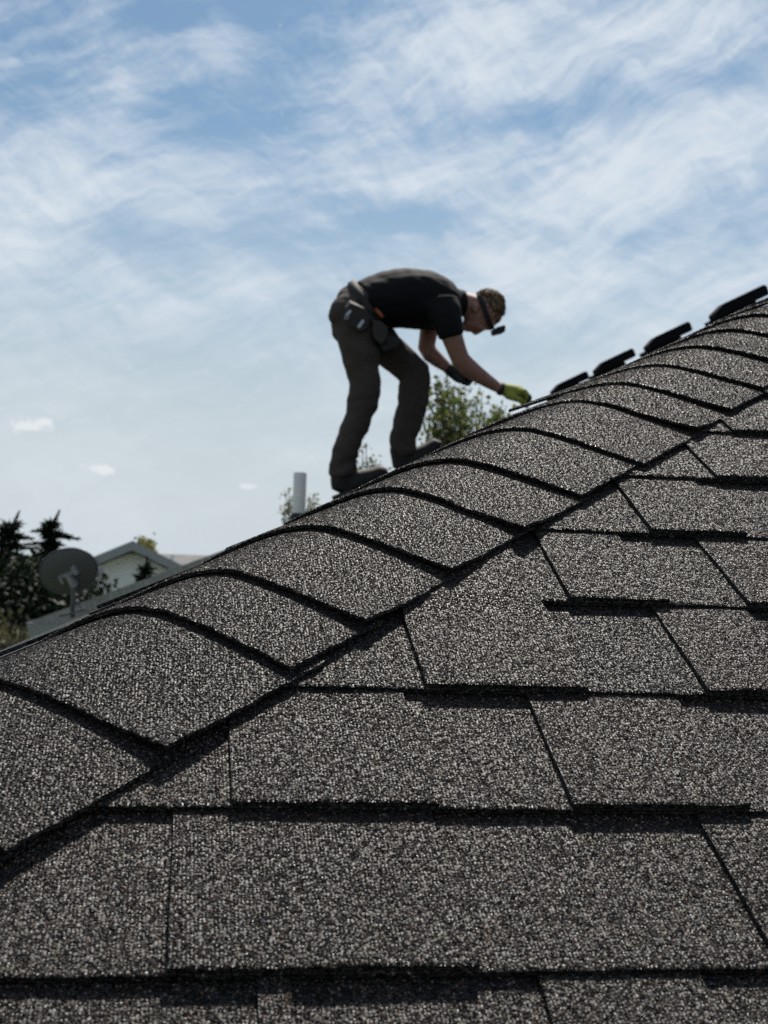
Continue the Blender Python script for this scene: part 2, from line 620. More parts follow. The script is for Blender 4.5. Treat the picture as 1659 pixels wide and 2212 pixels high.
# far slope: an L shape that stops short at the eave and runs on along the ridge
lz = lambda x, y: Vector((x, y, left_z(x, y)))
xe = e0.x
Lpts = [lz(e0.x, e0.y + 0.10), lz(xe + 0.02, 2.4), lz(0.40, 6.0), lz(0.40, DEPTH_END), lz(apex.x, DEPTH_END), lz(apex.x, apex.y + 0.10)]
mb = MB()
on_plane(mb, [q - LEFT_N * 0.004 for q in Lpts], LEFT_N, 0.02)
slope_left = mb.build('roof_slope', m_deck, house)
# right slope, mirrored
far_r = Vector((apex.x, DEPTH_END, left_z(apex.x, DEPTH_END) - 0.02))
apex_r = Vector((apex.x, apex.y, left_z(apex.x, apex.y) - 0.02))
mb = MB()
mb.prism([e1 - Vector((0, 0, 0.03)), Vector((e1.x, DEPTH_END, e1.z - 0.03)), far_r - Vector((0, 0, 0.03)), apex_r - Vector((0, 0, 0.03))], (0, 0, 0.02))
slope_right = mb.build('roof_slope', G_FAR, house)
# walls and fascia under the eaves
mb = MB()
wz0, wz1 = GROUND_Z, e0.z - 0.16
mb.box(((xe + 0.45 + e1.x - 0.45) / 2 + 0.4, (EAVE_Y + 0.45 + DEPTH_END - 0.3) / 2, (wz0 + wz1) / 2),
       ((e1.x - xe - 0.9) / 2 - 0.45, 0, 0), (0, (DEPTH_END - EAVE_Y - 0.75) / 2, 0), (0, 0, (wz1 - wz0) / 2))
mb.build('wall', m_siding, house)
mb = MB()
mb.box(((xe + e1.x) / 2, EAVE_Y - 0.012, e0.z - 0.11), (WID / 2, 0, 0), (0, 0.012, 0), (0, 0, 0.085))
mb.build('fascia', m_trim, house)
mb = MB()
mb.prism([Vector((xe - 0.012, EAVE_Y, e0.z - 0.03)), Vector((xe + 0.02, 2.4, left_z(xe + .02, 2.4) - 0.03)),
          Vector((0.40, 6.0, left_z(0.40, 6.0) - 0.03)), Vector((0.40, DEPTH_END, left_z(.4, DEPTH_END) - 0.03)),
          Vector((0.36, DEPTH_END, left_z(.4, DEPTH_END) - 0.03)), Vector((0.36, 6.02, left_z(0.36, 6.0) - 0.03)), Vector((xe - 0.012, 2.42, e0.z - 0.03))], (0, 0, -0.16))
mb.build('fascia', m_trim, house)


# ---- shingle slabs
def slab(name, u0, u1, v0, v1, htop, thick, mat, parent, fn=near, step=0.004, nv=7, jit=0.0004, ujit=0.0003, seed=0, taper=(0, 0), vcurve=None):
    """one shingle piece: u0/u1 are floats or functions of v; htop is a function (u, v, f) of height"""
    rr = random.Random(seed)
    fl = (lambda v: u0) if not callable(u0) else u0
    fr = (lambda v: u1) if not callable(u1) else u1
    wdt = max(fr(v) - fl(v) for v in (v0, (v0 + v1) / 2, v1))
    nu = max(2, int(wdt / step))
    vs = []
    # rows of v, close together at the butt
    fv = [0, 0.012] + [0.06 + 0.94 * k / (nv - 2) for k in range(nv - 1)]
    nr = len(fv)
    wob = [rr.uniform(-1, 1) for _ in range(nu + 1)]
    sl0 = [rr.gauss(0, ujit) for _ in range(nr)]
    sl1 = [rr.gauss(0, ujit) for _ in range(nr)]
    top, bot = [], []
    for j, f in enumerate(fv):
        v = v0 + (v1 - v0) * f
        for i in range(nu + 1):
            g = i / nu
            a = fl(v) + taper[0] * (1 - f) + sl0[j] if g == 0 else fl(v) + taper[0] * (1 - f)
            b = fr(v) + taper[1] * (1 - f) + sl1[j] if g == 1 else fr(v) + taper[1] * (1 - f)
            u = a + (b - a) * g
            vv = v
            if j == 0:
                vv += wob[i] * jit + 0.0012 * noise.noise(Vector((u * 40, seed, 0)))
            h = htop(u, v, f)
            h += 0.0007 * noise.noise(Vector((u * 14, v * 14, seed * 1.7)))
            if j == 0:
                h -= 0.0007
            top.append(fn(u, vv, h))
            bot.append(fn(u, vv + (0.0008 if j == 0 else 0), h - thick))
    M = nu + 1
    verts = top + bot
    O = len(top)
    faces = []
    for j in range(nr - 1):
        for i in range(nu):
            a = j * M + i
            faces.append((a, a + 1, a + M + 1, a + M))
    for i in range(nu):                                   # butt
        faces.append((O + i, O + i + 1, i + 1, i))
    for j in range(nr - 1):
        a = j * M
        faces.append((a, a + M, O + a + M, O + a))
        a = j * M + nu
        faces.append((a + M, a, O + a, O + a + M))
    # flat underside
    faces.append((O + 0, O + (nr - 1) * M, O + (nr - 1) * M + nu, O + nu))
    return link_mesh(name, verts, faces, mat, parent)


HB0, HB1 = 0.0075, 0.0010        # base layer: height at its butt, and where the next course covers it
HT0, HT1 = 0.0118, 0.0042        # raised tab


def hb(v0):
    return lambda u, v, f: HB0 + (HB1 - HB0) * (v - v0) / E


def ht(v0):
    return lambda u, v, f: HT0 + (HT1 - HT0) * (v - v0) / E


# raised tabs measured on each course (start, end along the course); random ones fill in to the right
TABS = {
    -2: [(-0.06, 0.09), (0.20, 0.33)],
    -1: [(-0.26, -0.13), (0.057, 0.067 + 0.006), (0.209, 0.300)],
    0: [(0.012, 0.172), (0.349, 0.50)],
    1: [(0.049, 0.173), (0.267, 0.382), (0.53, 0.66)],
    2: [(0.191, 0.314), (0.4095, 0.492), (0.60, 0.75)],
    3: [(0.339, 0.42), (0.4975, 0.63), (0.74, 0.86)],
    4: [(0.4555, 0.545), (0.64, 0.78)],
    5: [(0.572, 0.70), (0.80, 0.93)],
    6: [(0.6435, 0.77), (0.88, 1.02)],
    7: [(0.74, 0.86), (0.95, 1.1)],
    8: [(0.86, 0.99), (1.07, 1.2)],
    9: [(0.93, 1.08), (1.18, 1.3)],
    10: [(1.05, 1.15), (1.26, 1.4)],
    11: [(1.13, 1.27), (1.34, 1.47)],
}
U_END = {k: max(max(b for a, b in TABS[k]) + 0.12, 0.5) for k in TABS}
for k in sorted(TABS):
    v0 = k * E
    ue = U_END[k]
    st = 0.004 if k < 4 else 0.006
    u_left = (lambda v: hip_u(v) + 0.085)
    if k == 3:
        u_left = (lambda v: max(hip_u(v) + 0.085, 0.306))
    # base layer in one or two strips
    cut = {-2: 0.36, -1: 0.40, 0: 0.45, 1: 0.52, 2: 0.58, 3: 0.63, 4: 0.67}.get(k, TABS[k][-1][0] + 0.05)
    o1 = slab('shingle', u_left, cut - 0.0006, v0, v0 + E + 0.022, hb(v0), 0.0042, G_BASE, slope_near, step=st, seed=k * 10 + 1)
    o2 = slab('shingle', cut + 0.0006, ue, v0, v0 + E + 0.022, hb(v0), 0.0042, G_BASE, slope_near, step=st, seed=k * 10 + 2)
    if -1 <= k <= 4:
        granulate(o1, GN_GREY)
    elif 4 < k <= 8:
        granulate(o1, GN_COARSE)
    for q, (a, b) in enumerate(TABS[k]):
        if k == 2 and q == 0:
            continue
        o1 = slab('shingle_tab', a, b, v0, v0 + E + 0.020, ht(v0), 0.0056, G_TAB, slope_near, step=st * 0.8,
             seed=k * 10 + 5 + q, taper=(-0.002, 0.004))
        if -1 <= k <= 4:
            granulate(o1, GN_BROWN)
        elif 4 < k <= 8:
            granulate(o1, GN_COARSE)
# the tab that runs up beside the shortened course, flush with it
v0 = 2 * E


def patch_h(u, v, f):
    base = HT0 + (HT1 - HT0) * (v - v0) / E
    s = (v - (v0 + E - 0.03)) / 0.04
    s = max(0, min(1, s))
    s = s * s * (3 - 2 * s)
    k = max(0, min(1, (0.335 - u) / 0.03))
    return base * (1 - s * k) + 0.0080 * s * k - 0.0015 * max(0, v - v0 - E - .02) / E


o1 = slab('shingle_tab', lambda v: max(0.191, hip_u(v) + 0.09), lambda v: 0.314 - 0.006 * min(1, max(0, (v - v0 - E + .01) / .02)), v0, v0 + 2 * E + 0.03, patch_h, 0.0040, G_TAB, slope_near,
     step=0.0035, nv=16, seed=77)
granulate(o1, GN_BROWN)

# the rest of this slope, beyond the picture: plain courses joined in one piece
mb = MB()
k0, k1 = int(VE / E) - 1, int(VT / E)
for k in range(k0, k1):
    v0 = max(k * E, VE)
    v1 = min((k + 1) * E + 0.03, VT - 0.02)
    lo = (U_END[k] + 0.001) if k in U_END else hip_u(v1) + 0.05
    hi = e1.x - (v0 - VE) * math.cos(PSI) / math.sin(PSI) - 0.16
    if hi - lo < 0.1 or v1 <= v0:
        continue
    def quad(a, b, h0, h1, th):
        mb.add([near(a, v0, h0), near(b, v0, h0), near(b, v1, h1), near(a, v1, h1), near(a, v0, h0 - th), near(b, v0, h0 - th), near(b, v1, h1 - th), near(a, v1, h1 - th)],
               [(0, 1, 2, 3), (4, 5, 1, 0), (5, 6, 2, 1), (7, 4, 0, 3), (7, 6, 5, 4)])
    quad(lo, hi, HB0, HB1 - 0.001, 0.0028)
    u = lo + rnd.uniform(0.02, 0.1)
    while u < hi - 0.15:
        wd = rnd.uniform(0.09, 0.16)
        quad(u, u + wd, HT0, HT1 - 0.001, 0.004)
        u += wd + rnd.uniform(0.06, 0.13)
fld = mb.build('shingle_field', G_BASE, slope_near)
fld['kind'] = 'stuff'

# courses of the far slope (seen edge-on)
mb = MB()
ca, cb = LC.normalized(), LEFT_V


def left_cv(x, y):
    d = Vector((x, y, left_z(x, y))) - LEFT_O
    return d.dot(LC), d.dot(LEFT_V)


Lpoly = [left_cv(q.x, q.y) for q in Lpts]


def span_at(v):
    xs = []
    n = len(Lpoly)
    for i in range(n):
        (c0, a0), (c1, a1) = Lpoly[i], Lpoly[(i + 1) % n]
        if (a0 <= v < a1) or (a1 <= v < a0):
            xs.append(c0 + (c1 - c0) * (v - a0) / (a1 - a0))
    xs.sort()
    return xs


vmin = min(q[1] for q in Lpoly)
vmax = max(q[1] for q in Lpoly)
k = 0
v0 = vmin
while v0 < vmax - 0.05:
    v1 = min(v0 + E + 0.03, vmax - 0.005)
    sp = span_at(v0 + 0.07)
    for i in range(0, len(sp) - 1, 2):
        lo_, hi_ = span_at(v0 + 0.004), span_at(min(v1, vmax - 0.006))
        a, b = max([sp[i]] + lo_[i:i + 1] + hi_[i:i + 1]) + 0.01, sp[i + 1]
        if b - a < 0.1:
            continue
        for lo, hi, h0, h1, th in [(a, b, HB0, HB1 - .001, .0028)]:
            mb.add([left(lo, v0, h0), left(hi, v0, h0), left(hi, v1, h1), left(lo, v1, h1), left(lo, v0, h0 - th), left(hi, v0, h0 - th), left(hi, v1, h1 - th), left(lo, v1, h1 - th)],
                   [(3, 2, 1, 0), (0, 1, 5, 4), (1, 2, 6, 5), (3, 0, 4, 7), (4, 5, 6, 7)])
        u = a + 0.1
        while u < b - 0.2:
            wd = rnd.uniform(0.1, 0.16)
            lo, hi, h0, h1, th = u, u + wd, HT0, HT1 - .001, .004
            mb.add([left(lo, v0, h0), left(hi, v0, h0), left(hi, v1, h1), left(lo, v1, h1), left(lo, v0, h0 - th), left(hi, v0, h0 - th), left(hi, v1, h1 - th), left(lo, v1, h1 - th)],
                   [(3, 2, 1, 0), (0, 1, 5, 4), (1, 2, 6, 5), (3, 0, 4, 7), (4, 5, 6, 7)])
            u += wd + rnd.uniform(0.06, 0.13)
    v0 += E
fld = mb.build('shingle_field', G_FAR, slope_left)
fld['kind'] = 'stuff'

# ---- hip caps
WCAP = 0.150
R0 = 0.055


def hip_pt(s, t, h, r0=R0):
    """s metres up the hip, t across it (right positive), h above the shingles"""
    q = math.sqrt(t * t + r0 * r0)
    tr, tl = (q + t) / 2, (q - t) / 2
    k = 0.5 + 0.5 * t / q
    nrm = (NEAR_N * k + LEFT_N * (1 - k)).normalized()
    # the cap bridges the fold: it sits a little proud of the crest
    return HIP0 + HIP * s + RIGHT_D * tr + LEFT_D * tl + nrm * h


ALONG0 = HIP0.dot(HIP)


def crest_lift(s):
    """how far the caps bridge the crest: uneven along the hip"""
    pts = [(-1.2, 0.002), (0.0, 0.002), (0.28, 0.002), (0.55, 0.0035), (0.8, 0.0075), (1.1, 0.005), (1.4, 0.002), (7, 0.002)]
    for (a, x), (b, y) in zip(pts, pts[1:]):
        if s <= b:
            f = max(0, (s - a) / (b - a))
            return x + (y - x) * f
    return 0.002


mb = MB()
for s0_ in range(0, 1):
    seg = [(-0.14 + 0.28 * i / 14) for i in range(15)]
    a = [hip_pt(-1.1, t, 0.004) for t in seg]
    b = [hip_pt(6.1, t, 0.004) for t in seg]
    mb.add(a + b, [(i, i + 1, 15 + i + 1, 15 + i) for i in range(14)])
ridge = mb.build('hip_underlay', m_deck, house)

cut_s = [-1.06, -0.94, -0.82, -0.70, -0.58, -0.46, -0.34, -0.223, -0.105, 0.018, 0.140, 0.285, 0.379, 0.501, 0.628, 0.735, 0.876, 1.013, 1.123, 1.246, 1.37]
# measured along a frame that starts at x = y = z = 0; the hip frame starts at HIP0
while cut_s[-1] < 6.05:
    cut_s.append(cut_s[-1] + rnd.uniform(0.118, 0.13))
SH = -ALONG0 if False else 0.0
H_ALONG = (NEAR_U * math.cos(PSI) + NEAR_V * math.sin(PSI))
S_OFF = HIP0.dot(H_ALONG)
LIFTL = {1.013: 0.004, 1.123: 0.012, 1.246: 0.006}
for ci, sa in enumerate(cut_s):
    s0 = sa - S_OFF
    nxt = (cut_s[ci + 1] if ci + 1 < len(cut_s) else sa + 0.12) - sa
    fine_ = -0.15 < sa < 1.9
    rr = random.Random(500 + ci)
    nt = 84 if fine_ else 20
    fv = [0, 0.010, 0.06, 0.3, 0.6, 0.85, 1.0] if fine_ else [0, 0.5, 1.0]
    LEN = nxt + 0.025
    wr, wl = WCAP + rr.uniform(-0.005, 0.005), WCAP + rr.uniform(-0.006, 0.006)
    skew = rr.uniform(-0.009, 0.009)
    rc = 0.052 + 0.008 * math.sin(ci * 0.45)
    curl = rr.choice((0.0, 0.001, 0.003, 0.005)) if fine_ else 0.0
    bow = rr.uniform(-0.003, 0.003)
    wob = [rr.uniform(-1, 1) for _ in range(nt + 1)]
    ejr = [rr.gauss(0, 0.0006) for _ in fv]
    th = 0.0032
    top, bot = [], []
    # extra rows along the side edges so that they are ragged too
    if fine_:
        fv = [0, 0.010] + [0.03 + 0.97 * q / 26 for q in range(27)]
        ejr = [rr.gauss(0, 0.0006) for _ in fv]
    for j, f in enumerate(fv):
        for i in range(nt + 1):
            g = i / nt
            t = -wl + (wl + wr) * g
            if i == nt:
                t += ejr[j]
            if i == 0:
                t += ejr[-1 - j]
            s = s0 + LEN * f + skew * (g - 0.5) * 2
            ss = s
            if j == 0:
                ss += (wob[i] * 0.0007 if fine_ else 0) + 0.0015 * noise.noise(Vector((t * 30, ci, 0)))
            h = 0.0208 - 0.0054 * (LEN * f) / nxt
            h += crest_lift(sa) * (math.exp(-(t / 0.075) ** 2) if t > 0 else 1.0 - 0.25 * (t / WCAP) ** 2)
            if t > 0:
                h -= 0.003 * (t / WCAP) ** 2
            if t < 0:
                h -= 0.004 * (t / WCAP) ** 2
                h += LIFTL.get(sa, 0.0) * (max(0, -t - 0.03) / 0.12) ** 1.5
            h += 0.0016 * noise.noise(Vector((t * 9, s * 9, ci * 0.15)))
            if t > 0:
                h += curl * (t / WCAP) ** 4 * max(0, 1 - f * 2.5)
            ss += bow * math.cos(t / WCAP * 1.5)
            if j == 0:
                h -= 0.0006
            top.append(hip_pt(ss, t, h, rc))
            bot.append(hip_pt(ss + (0.0008 if j == 0 else 0), t, h - th, rc))
    M = nt + 1
    O = len(top)
    nr = len(fv)
    faces = []
    for j in range(nr - 1):
        for i in range(nt):
            a = j * M + i
            faces.append((a, a + 1, a + M + 1, a + M))
            faces.append((O + a, O + a + M, O + a + M + 1, O + a + 1))
    for i in range(nt):
        faces.append((O + i, O + i + 1, i + 1, i))
    for j in range(nr - 1):
        a = j * M
        faces.append((a, a + M, O + a + M, O + a))
        a = j * M + nt
        faces.append((a + M, a, O + a, O + a + M))
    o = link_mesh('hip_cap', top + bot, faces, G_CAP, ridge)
    if -0.2 < sa < 0.9:
        granulate(o, GN_CAP)
    elif 0.89 < sa < 1.95:
        granulate(o, GN_CAPC)


# ------------------------------------------------------------------ things fixed to the roof
m_black = plain('black_vent_plastic', (0.010, 0.010, 0.011), 0.95, spec=0.1)
m_galv = plain('galvanised_flashing', (0.55, 0.56, 0.57), 0.35, 0.9, scale=20)
m_pvc = plain('grey_white_pipe', (0.88, 0.84, 0.76), 0.45, scale=8, var=0.06)
m_rubber = plain('black_rubber', (0.015, 0.015, 0.015), 0.7)
m_alu = plain('grey_painted_steel', (0.12, 0.125, 0.14), 0.45, 0.3)
m_dish = plain('dish_grey', (0.085, 0.085, 0.09), 0.5, 0.2, var=0.05)


def on_left(px, py, Y):
    """roof point of the far slope under a picture position, at depth Y"""
    q = at(px, py, Y)
    return Vector((q.x, q.y, left_z(q.x, q.y)))


def roof_vent(px, py, Y, ln, label):
    """low black box vent lying along the slope: flange, throat, hood with a bevelled low end"""
    ctr = at(px, py, Y)
    b = Vector((ctr.x, ctr.y, left_z(ctr.x, ctr.y)))
    t = thing('roof_vent', label, 'roof vent', b, 'black roof vents in a row')
    ax, n = LEFT_V, LEFT_N
    ax = (ax - GXV * 0.0).normalized()
    wd = 0.055
    h = 0.070
    up_ = (ctr - b).dot(n)
    mb = MB()
    mb.box(b + n * 0.014, ax * (ln * 0.62), LC * (wd * 1.2), n * 0.003)
    mb.build('flange', m_galv, t)
    prof = [(-0.5, -0.5), (-0.5, -0.10), (-0.475, 0.04), (-0.27, 0.46), (0.44, 0.52), (0.485, 0.42), (0.5, 0.2), (0.49, -0.42), (0.45, -0.5)]
    mb = MB()
    mb.prism([ctr + ax * (ln * a) + n * (h * q) - LC * wd for a, q in prof], LC * (2 * wd))
    mb.build('hood', m_black, t)
    mb = MB()
    lo, hi = 0.012, max(0.02, up_ - h * 0.45)
    mb.box(b + ax * (ln * -0.03) + n * ((lo + hi) / 2), ax * (ln * 0.43), LC * (wd * 0.8), n * ((hi - lo) / 2))
    mb.build('throat', m_black, t)


GXV = Vector((0, 0, 0))
for px, py, Y, ln, lab in ((1594, 654, 7.3, 0.385, 'largest black roof vent, nearest one, cut by the right picture edge'),
                           (1441, 727, 8.4, 0.35, 'black roof vent second from the right picture edge'),
                           (1325, 781, 9.5, 0.345, 'black roof vent third from the right picture edge'),
                           (1229, 828, 10.5, 0.345, 'smallest and farthest black roof vent, nearest the worker')):
    roof_vent(px, py, Y, ln, lab)

# plumbing vent pipe
b = on_left(646, 1090, 9.3)
q = at(646, 1092, 9.3)
b = Vector((q.x, q.y, min(b.z, q.z)))
topz = at(646, 1021, 9.3).z
t = thing('vent_pipe', 'pale grey plumbing vent pipe with black rubber boot behind the hip', 'vent pipe', b)
mb = MB()
mb.tube([b + Vector((0, 0, -0.1)), (b.x, b.y, topz - 0.004), (b.x, b.y, topz)], [0.049, 0.049, 0.047], 20, cap=False)
mb.tube([(b.x, b.y, topz), (b.x, b.y, topz - 0.08)], [0.042, 0.042], 20, cap=False)
pip = mb.build('pipe', m_pvc, t, True)
mb = MB()
mb.tube([b + Vector((0, 0, 0.075)), b + Vector((0, 0, 0.06)), b + Vector((0, 0, 0.015)), b + Vector((-0.004, 0, -0.02))], [0.0505, 0.060, 0.066, 0.095], 20, cap=False)
mb.build('boot', m_rubber, t, True)
mb = MB()
mb.box(b + Vector((-0.04, 0, -0.03)), LEFT_V * 0.13, LC * 0.12, LEFT_N * 0.006)
mb.build('flashing', m_galv, t)

# ------------------------------------------------------------------ low wing with the satellite dish
A = at(70, 1341, 11.2)
B = at(540, 1168, 9.6)
D = A + Vector((3.2, -2.6, -0.05))
garage = thing('garage', 'low building wing with pale sunlit shingle roof under the satellite dish', 'building', (A.x + 2.0, 13.0, GROUND_Z))
pn = (B - A).cross(D - A).normalized()
if pn.z < 0:
    pn = -pn
m_roof2 = plain('weathered_shingles', (0.30, 0.29, 0.285), 0.6, scale=30, var=0.35, bump=0.4)
mb = MB()
mb.prism([A - pn * 0.05, D - pn * 0.05, B + (D - A) * 0.6 - pn * 0.05, B - pn * 0.05], pn * 0.05)
gr_roof = mb.build('roof', m_roof2, garage)
ev = (D - A).normalized()
uv = (B - A) - ev * (B - A).dot(ev)
ul = uv.length
uv.normalize()
for k in range(9):                                   # its courses run along the eave
    c0 = A + uv * (k * 0.15) + (B - A).normalized() * 0.0
    f = (k * 0.15) / ul
    st_ = A + (B - A) * f
    mb = MB()
    mb.prism([st_ + pn * 0.001, st_ + ev * 2.6 + pn * 0.001, st_ + ev * 2.6 + uv * 0.15 + pn * 0.001, st_ + (B - A) * (0.15 / ul) + pn * 0.001], pn * 0.006)
    mb.build('shingle_course', m_roof2, gr_roof)
mb = MB()
mb.prism([A - pn * 0.052, D - pn * 0.052, D - Vector((0, 0, 0.16)), A - Vector((0, 0, 0.16))], Vector((ev.y, -ev.x, 0)) * 0.02)
mb.build('fascia', plain('grey_trim', (0.30, 0.31, 0.32), 0.6), garage)
back = Vector((-ev.y, ev.x, 0))
if back.y < 0:
    back = -back
# back slope, walls
rid = B
mb = MB()
mb.prism([A + Vector((0, 0, -0.01)), B + Vector((0, 0, -0.01)), B + Vector((0.3, 1.6, -0.9)), A + Vector((0.0, 1.2, -0.35))], Vector((0, 0, -0.04)))
mb.build('roof', m_roof2, garage)
mb = MB()
c0 = A + Vector((0.35, 0.5, 0))
mb.prism([Vector((c0.x, c0.y, GROUND_Z)), Vector((D.x, D.y + 0.5, GROUND_Z)), Vector((D.x + 1.2, D.y + 2.4, GROUND_Z)), Vector((c0.x + 1.4, c0.y + 1.0, GROUND_Z))], (0, 0, A.z - 0.25 - GROUND_Z))
mb.build('wall', m_siding, garage)

# satellite dish (we see its back)
YD = 10.6
base = at(157, 1318, YD)
dc = at(148, 1234, YD)
t = thing('satellite_dish', 'grey satellite dish on a short mast, seen from behind', 'satellite dish', base)
maj = (at(148 + 60, 1234 - 35, YD) - dc)             # half axes of the rim
a_len = 0.272
maj = maj.normalized()
axis = Vector((0.30, 0.80, 0.42)).normalized()       # where the dish looks: away and up
maj = (maj - axis * maj.dot(axis)).normalized()
mnr = axis.cross(maj).normalized()
if mnr.z < 0:
    mnr = -mnr
mb = MB()
rings, segs = 7, 40
vs, fs = [], []
for side in (0, 1):
    for i in range(rings + 1):
        r_ = i / rings
        for j in range(segs):
            th = 2 * math.pi * j / segs
            dep = 0.055 * (r_ * r_ - 1)
            vs.append(dc + maj * (a_len * r_ * math.cos(th)) + mnr * (0.195 * r_ * math.sin(th)) + axis * (dep + (0.006 if side else 0)))
off = (rings + 1) * segs
for i in range(rings):
    for j in range(segs):
        a, b2 = i * segs + j, i * segs + (j + 1) % segs
        fs.append((a, a + segs, b2 + segs, b2))
        fs.append((off + a, off + b2, off + b2 + segs, off + a + segs))
for j in range(segs):
    a, b2 = rings * segs + j, rings * segs + (j + 1) % segs
    fs.append((a, off + a, off + b2, b2))
mb.add(vs, fs)
refl = mb.build('reflector', m_dish, t, True)
mb = MB()
rim = [dc + maj * (a_len * math.cos(2 * math.pi * j / 40)) + mnr * (0.195 * math.sin(2 * math.pi * j / 40)) for j in range(41)]
mb.tube(rim, 0.006, 6, cap=False)
mb.build('rim', m_alu, t, True)
hub = at(155, 1232, YD) - axis * 0.075
mb = MB()
mb.box(hub + axis * 0.012, maj * 0.085, mnr * 0.016, axis * 0.016)
mb.box(hub - mnr * 0.05, maj * 0.022, mnr * 0.06, axis * 0.03)
mb.box(hub + maj * 0.075 + mnr * 0.01, maj * 0.014, mnr * 0.035, axis * 0.02)
mb.box(hub - maj * 0.075 - mnr * 0.02, maj * 0.012, mnr * 0.03, axis * 0.02)
mb.build('bracket', plain('bracket_zinc', (0.30, 0.31, 0.33), 0.5, 0.2), t)
mb = MB()
mb.tube([base - Vector((0, 0, 0.06)), base + Vector((0, 0, 0.10)), hub - mnr * 0.08, hub], 0.021, 12)
mb.build('mast', m_alu, t, True)
mb = MB()
mb.box(base - Vector((0, 0, 0.02)), Vector((0.10, 0, 0.03)), Vector((0, 0.05, 0)), Vector((0, 0, 0.012)))
mb.tube([base + Vector((0.10, 0, -0.01)), base + Vector((0, 0, 0.09))], 0.008, 8)
mb.build('foot', m_alu, t)
mb = MB()
tip = dc + axis * 0.36 - mnr * 0.20
mb.tube([dc - mnr * 0.2, tip], 0.012, 8)
mb.box(tip, maj * 0.03, mnr * 0.025, axis * 0.04)
mb.build('feed_arm', m_alu, t)

# ------------------------------------------------------------------ the neighbour's house
YN = 34.0
k_ = 34.7 / FPX                                       # metres per picture pixel out there
pk = at(287, 1168, YN)
nh = thing('neighbour_house', 'white-sided gabled house with grey roof behind the satellite dish', 'house', (pk.x, pk.y + 4, GROUND_Z))
m_white = plain('white_siding', (0.86, 0.86, 0.85), 0.7, var=0.05, scale=2)
m_roof3 = plain('grey_shingles_far', (0.24, 0.235, 0.23), 0.9, scale=6, var=0.2)
m_glass = plain('dark_window_glass', (0.03, 0.04, 0.05), 0.08, var=0.05)
sl_ = 0.46
hw = 4.6
ex = pk.z - 0.28
gw = lambda x: ex - abs(x - pk.x) * sl_
# gable wall in lapped boards
bh = 0.26
z = GROUND_Z
while z < ex - 0.05:
    z1 = min(z + bh, ex)
    h0 = min(hw - 0.45, (ex - z) / sl_)
    h1 = min(hw - 0.45, max(0.0, (ex - z1) / sl_))
    mb = MB()
    mb.prism([(pk.x - h0, YN + 0.5, z), (pk.x + h0, YN + 0.5, z), (pk.x + max(h1, 0.02), YN + 0.5, z1), (pk.x - max(h1, 0.02), YN + 0.5, z1)], (0, 0.08, 0))
    mb.v = [v + Vector((0, -0.012 if v.z < z + 0.01 and v.y < YN + 0.55 else 0, 0)) for v in mb.v]
    mb.build('siding_board', m_white, nh)
    z = z1
for sgn in (-1, 1):
    mb = MB()
    p0 = Vector((pk.x, YN, pk.z))
    p1 = Vector((pk.x + sgn * hw, YN, pk.z - hw * sl_))
    mb.prism([p0, p1, p1 - Vector((0, 0, 0.2)), p0 - Vector((0, 0, 0.2))], (0, 9, 0))
    rf = mb.build('roof', m_roof3, nh)
    mb = MB()
    o_ = Vector((0, -0.03, 0))
    mb.prism([p0 + o_ + Vector((0, 0, 0.0)), p1 + o_, p1 + o_ - Vector((0, 0, 0.24)), p0 + o_ - Vector((0, 0, 0.24))], (0, 0.028, 0))
    mb.build('bargeboard', plain('grey_trim', (0.30, 0.31, 0.32), 0.6), rf)
    mb = MB()
    mb.box((pk.x + sgn * (hw - 0.55), YN + 4.5, (GROUND_Z + ex - (hw - .5) * sl_) / 2), (0.05, 0, 0), (0, 4.0, 0), (0, 0, (ex - (hw - .5) * sl_ - GROUND_Z) / 2))
    mb.build('wall', m_white, nh)
mb = MB()
mb.box((pk.x - 1.2, YN + 0.47, -1.9), (0.5, 0, 0), (0, 0.03, 0), (0, 0, 0.6))
wn_ = mb.build('window', m_white, nh)
mb = MB()
mb.box((pk.x - 1.2, YN + 0.432, -1.9), (0.42, 0, 0), (0, 0.008, 0), (0, 0, 0.52))
mb.build('pane', m_glass, wn_)
# side wing with a lower ridge to the right
w0, w1 = at(345, 1196, YN + 2), at(560, 1203, YN + 2)
mb = MB()
zt = w0.z
mb.prism([(w0.x - 1.0, YN + 0.6, zt - 1.1), (w0.x - 1.0, YN + 2.6, zt), (w0.x - 1.0, YN + 4.6, zt - 1.1), (w0.x - 1.0, YN + 4.6, zt - 1.3), (w0.x - 1.0, YN + 2.6, zt - 0.2), (w0.x - 1.0, YN + 0.6, zt - 1.3)], (w1.x - w0.x + 1.6, 0, 0))
mb.build('roof', m_roof3, nh)
mb = MB()
mb.box(((w0.x + w1.x) / 2, YN + 2.6, (GROUND_Z + zt - 1.2) / 2), ((w1.x - w0.x) / 2 - 0.2, 0, 0), (0, 1.6, 0), (0, 0, (zt - 1.2 - GROUND_Z) / 2))
mb.build('wall', m_white, nh)
mb = MB()
fp = at(371, 1196, YN + 2)
mb.tube([(fp.x, fp.y - 1.9, zt - 0.9), (fp.x, fp.y - 1.9, at(371, 1199, YN).z)], 0.06, 8)
mb.build('flue', m_white, nh)

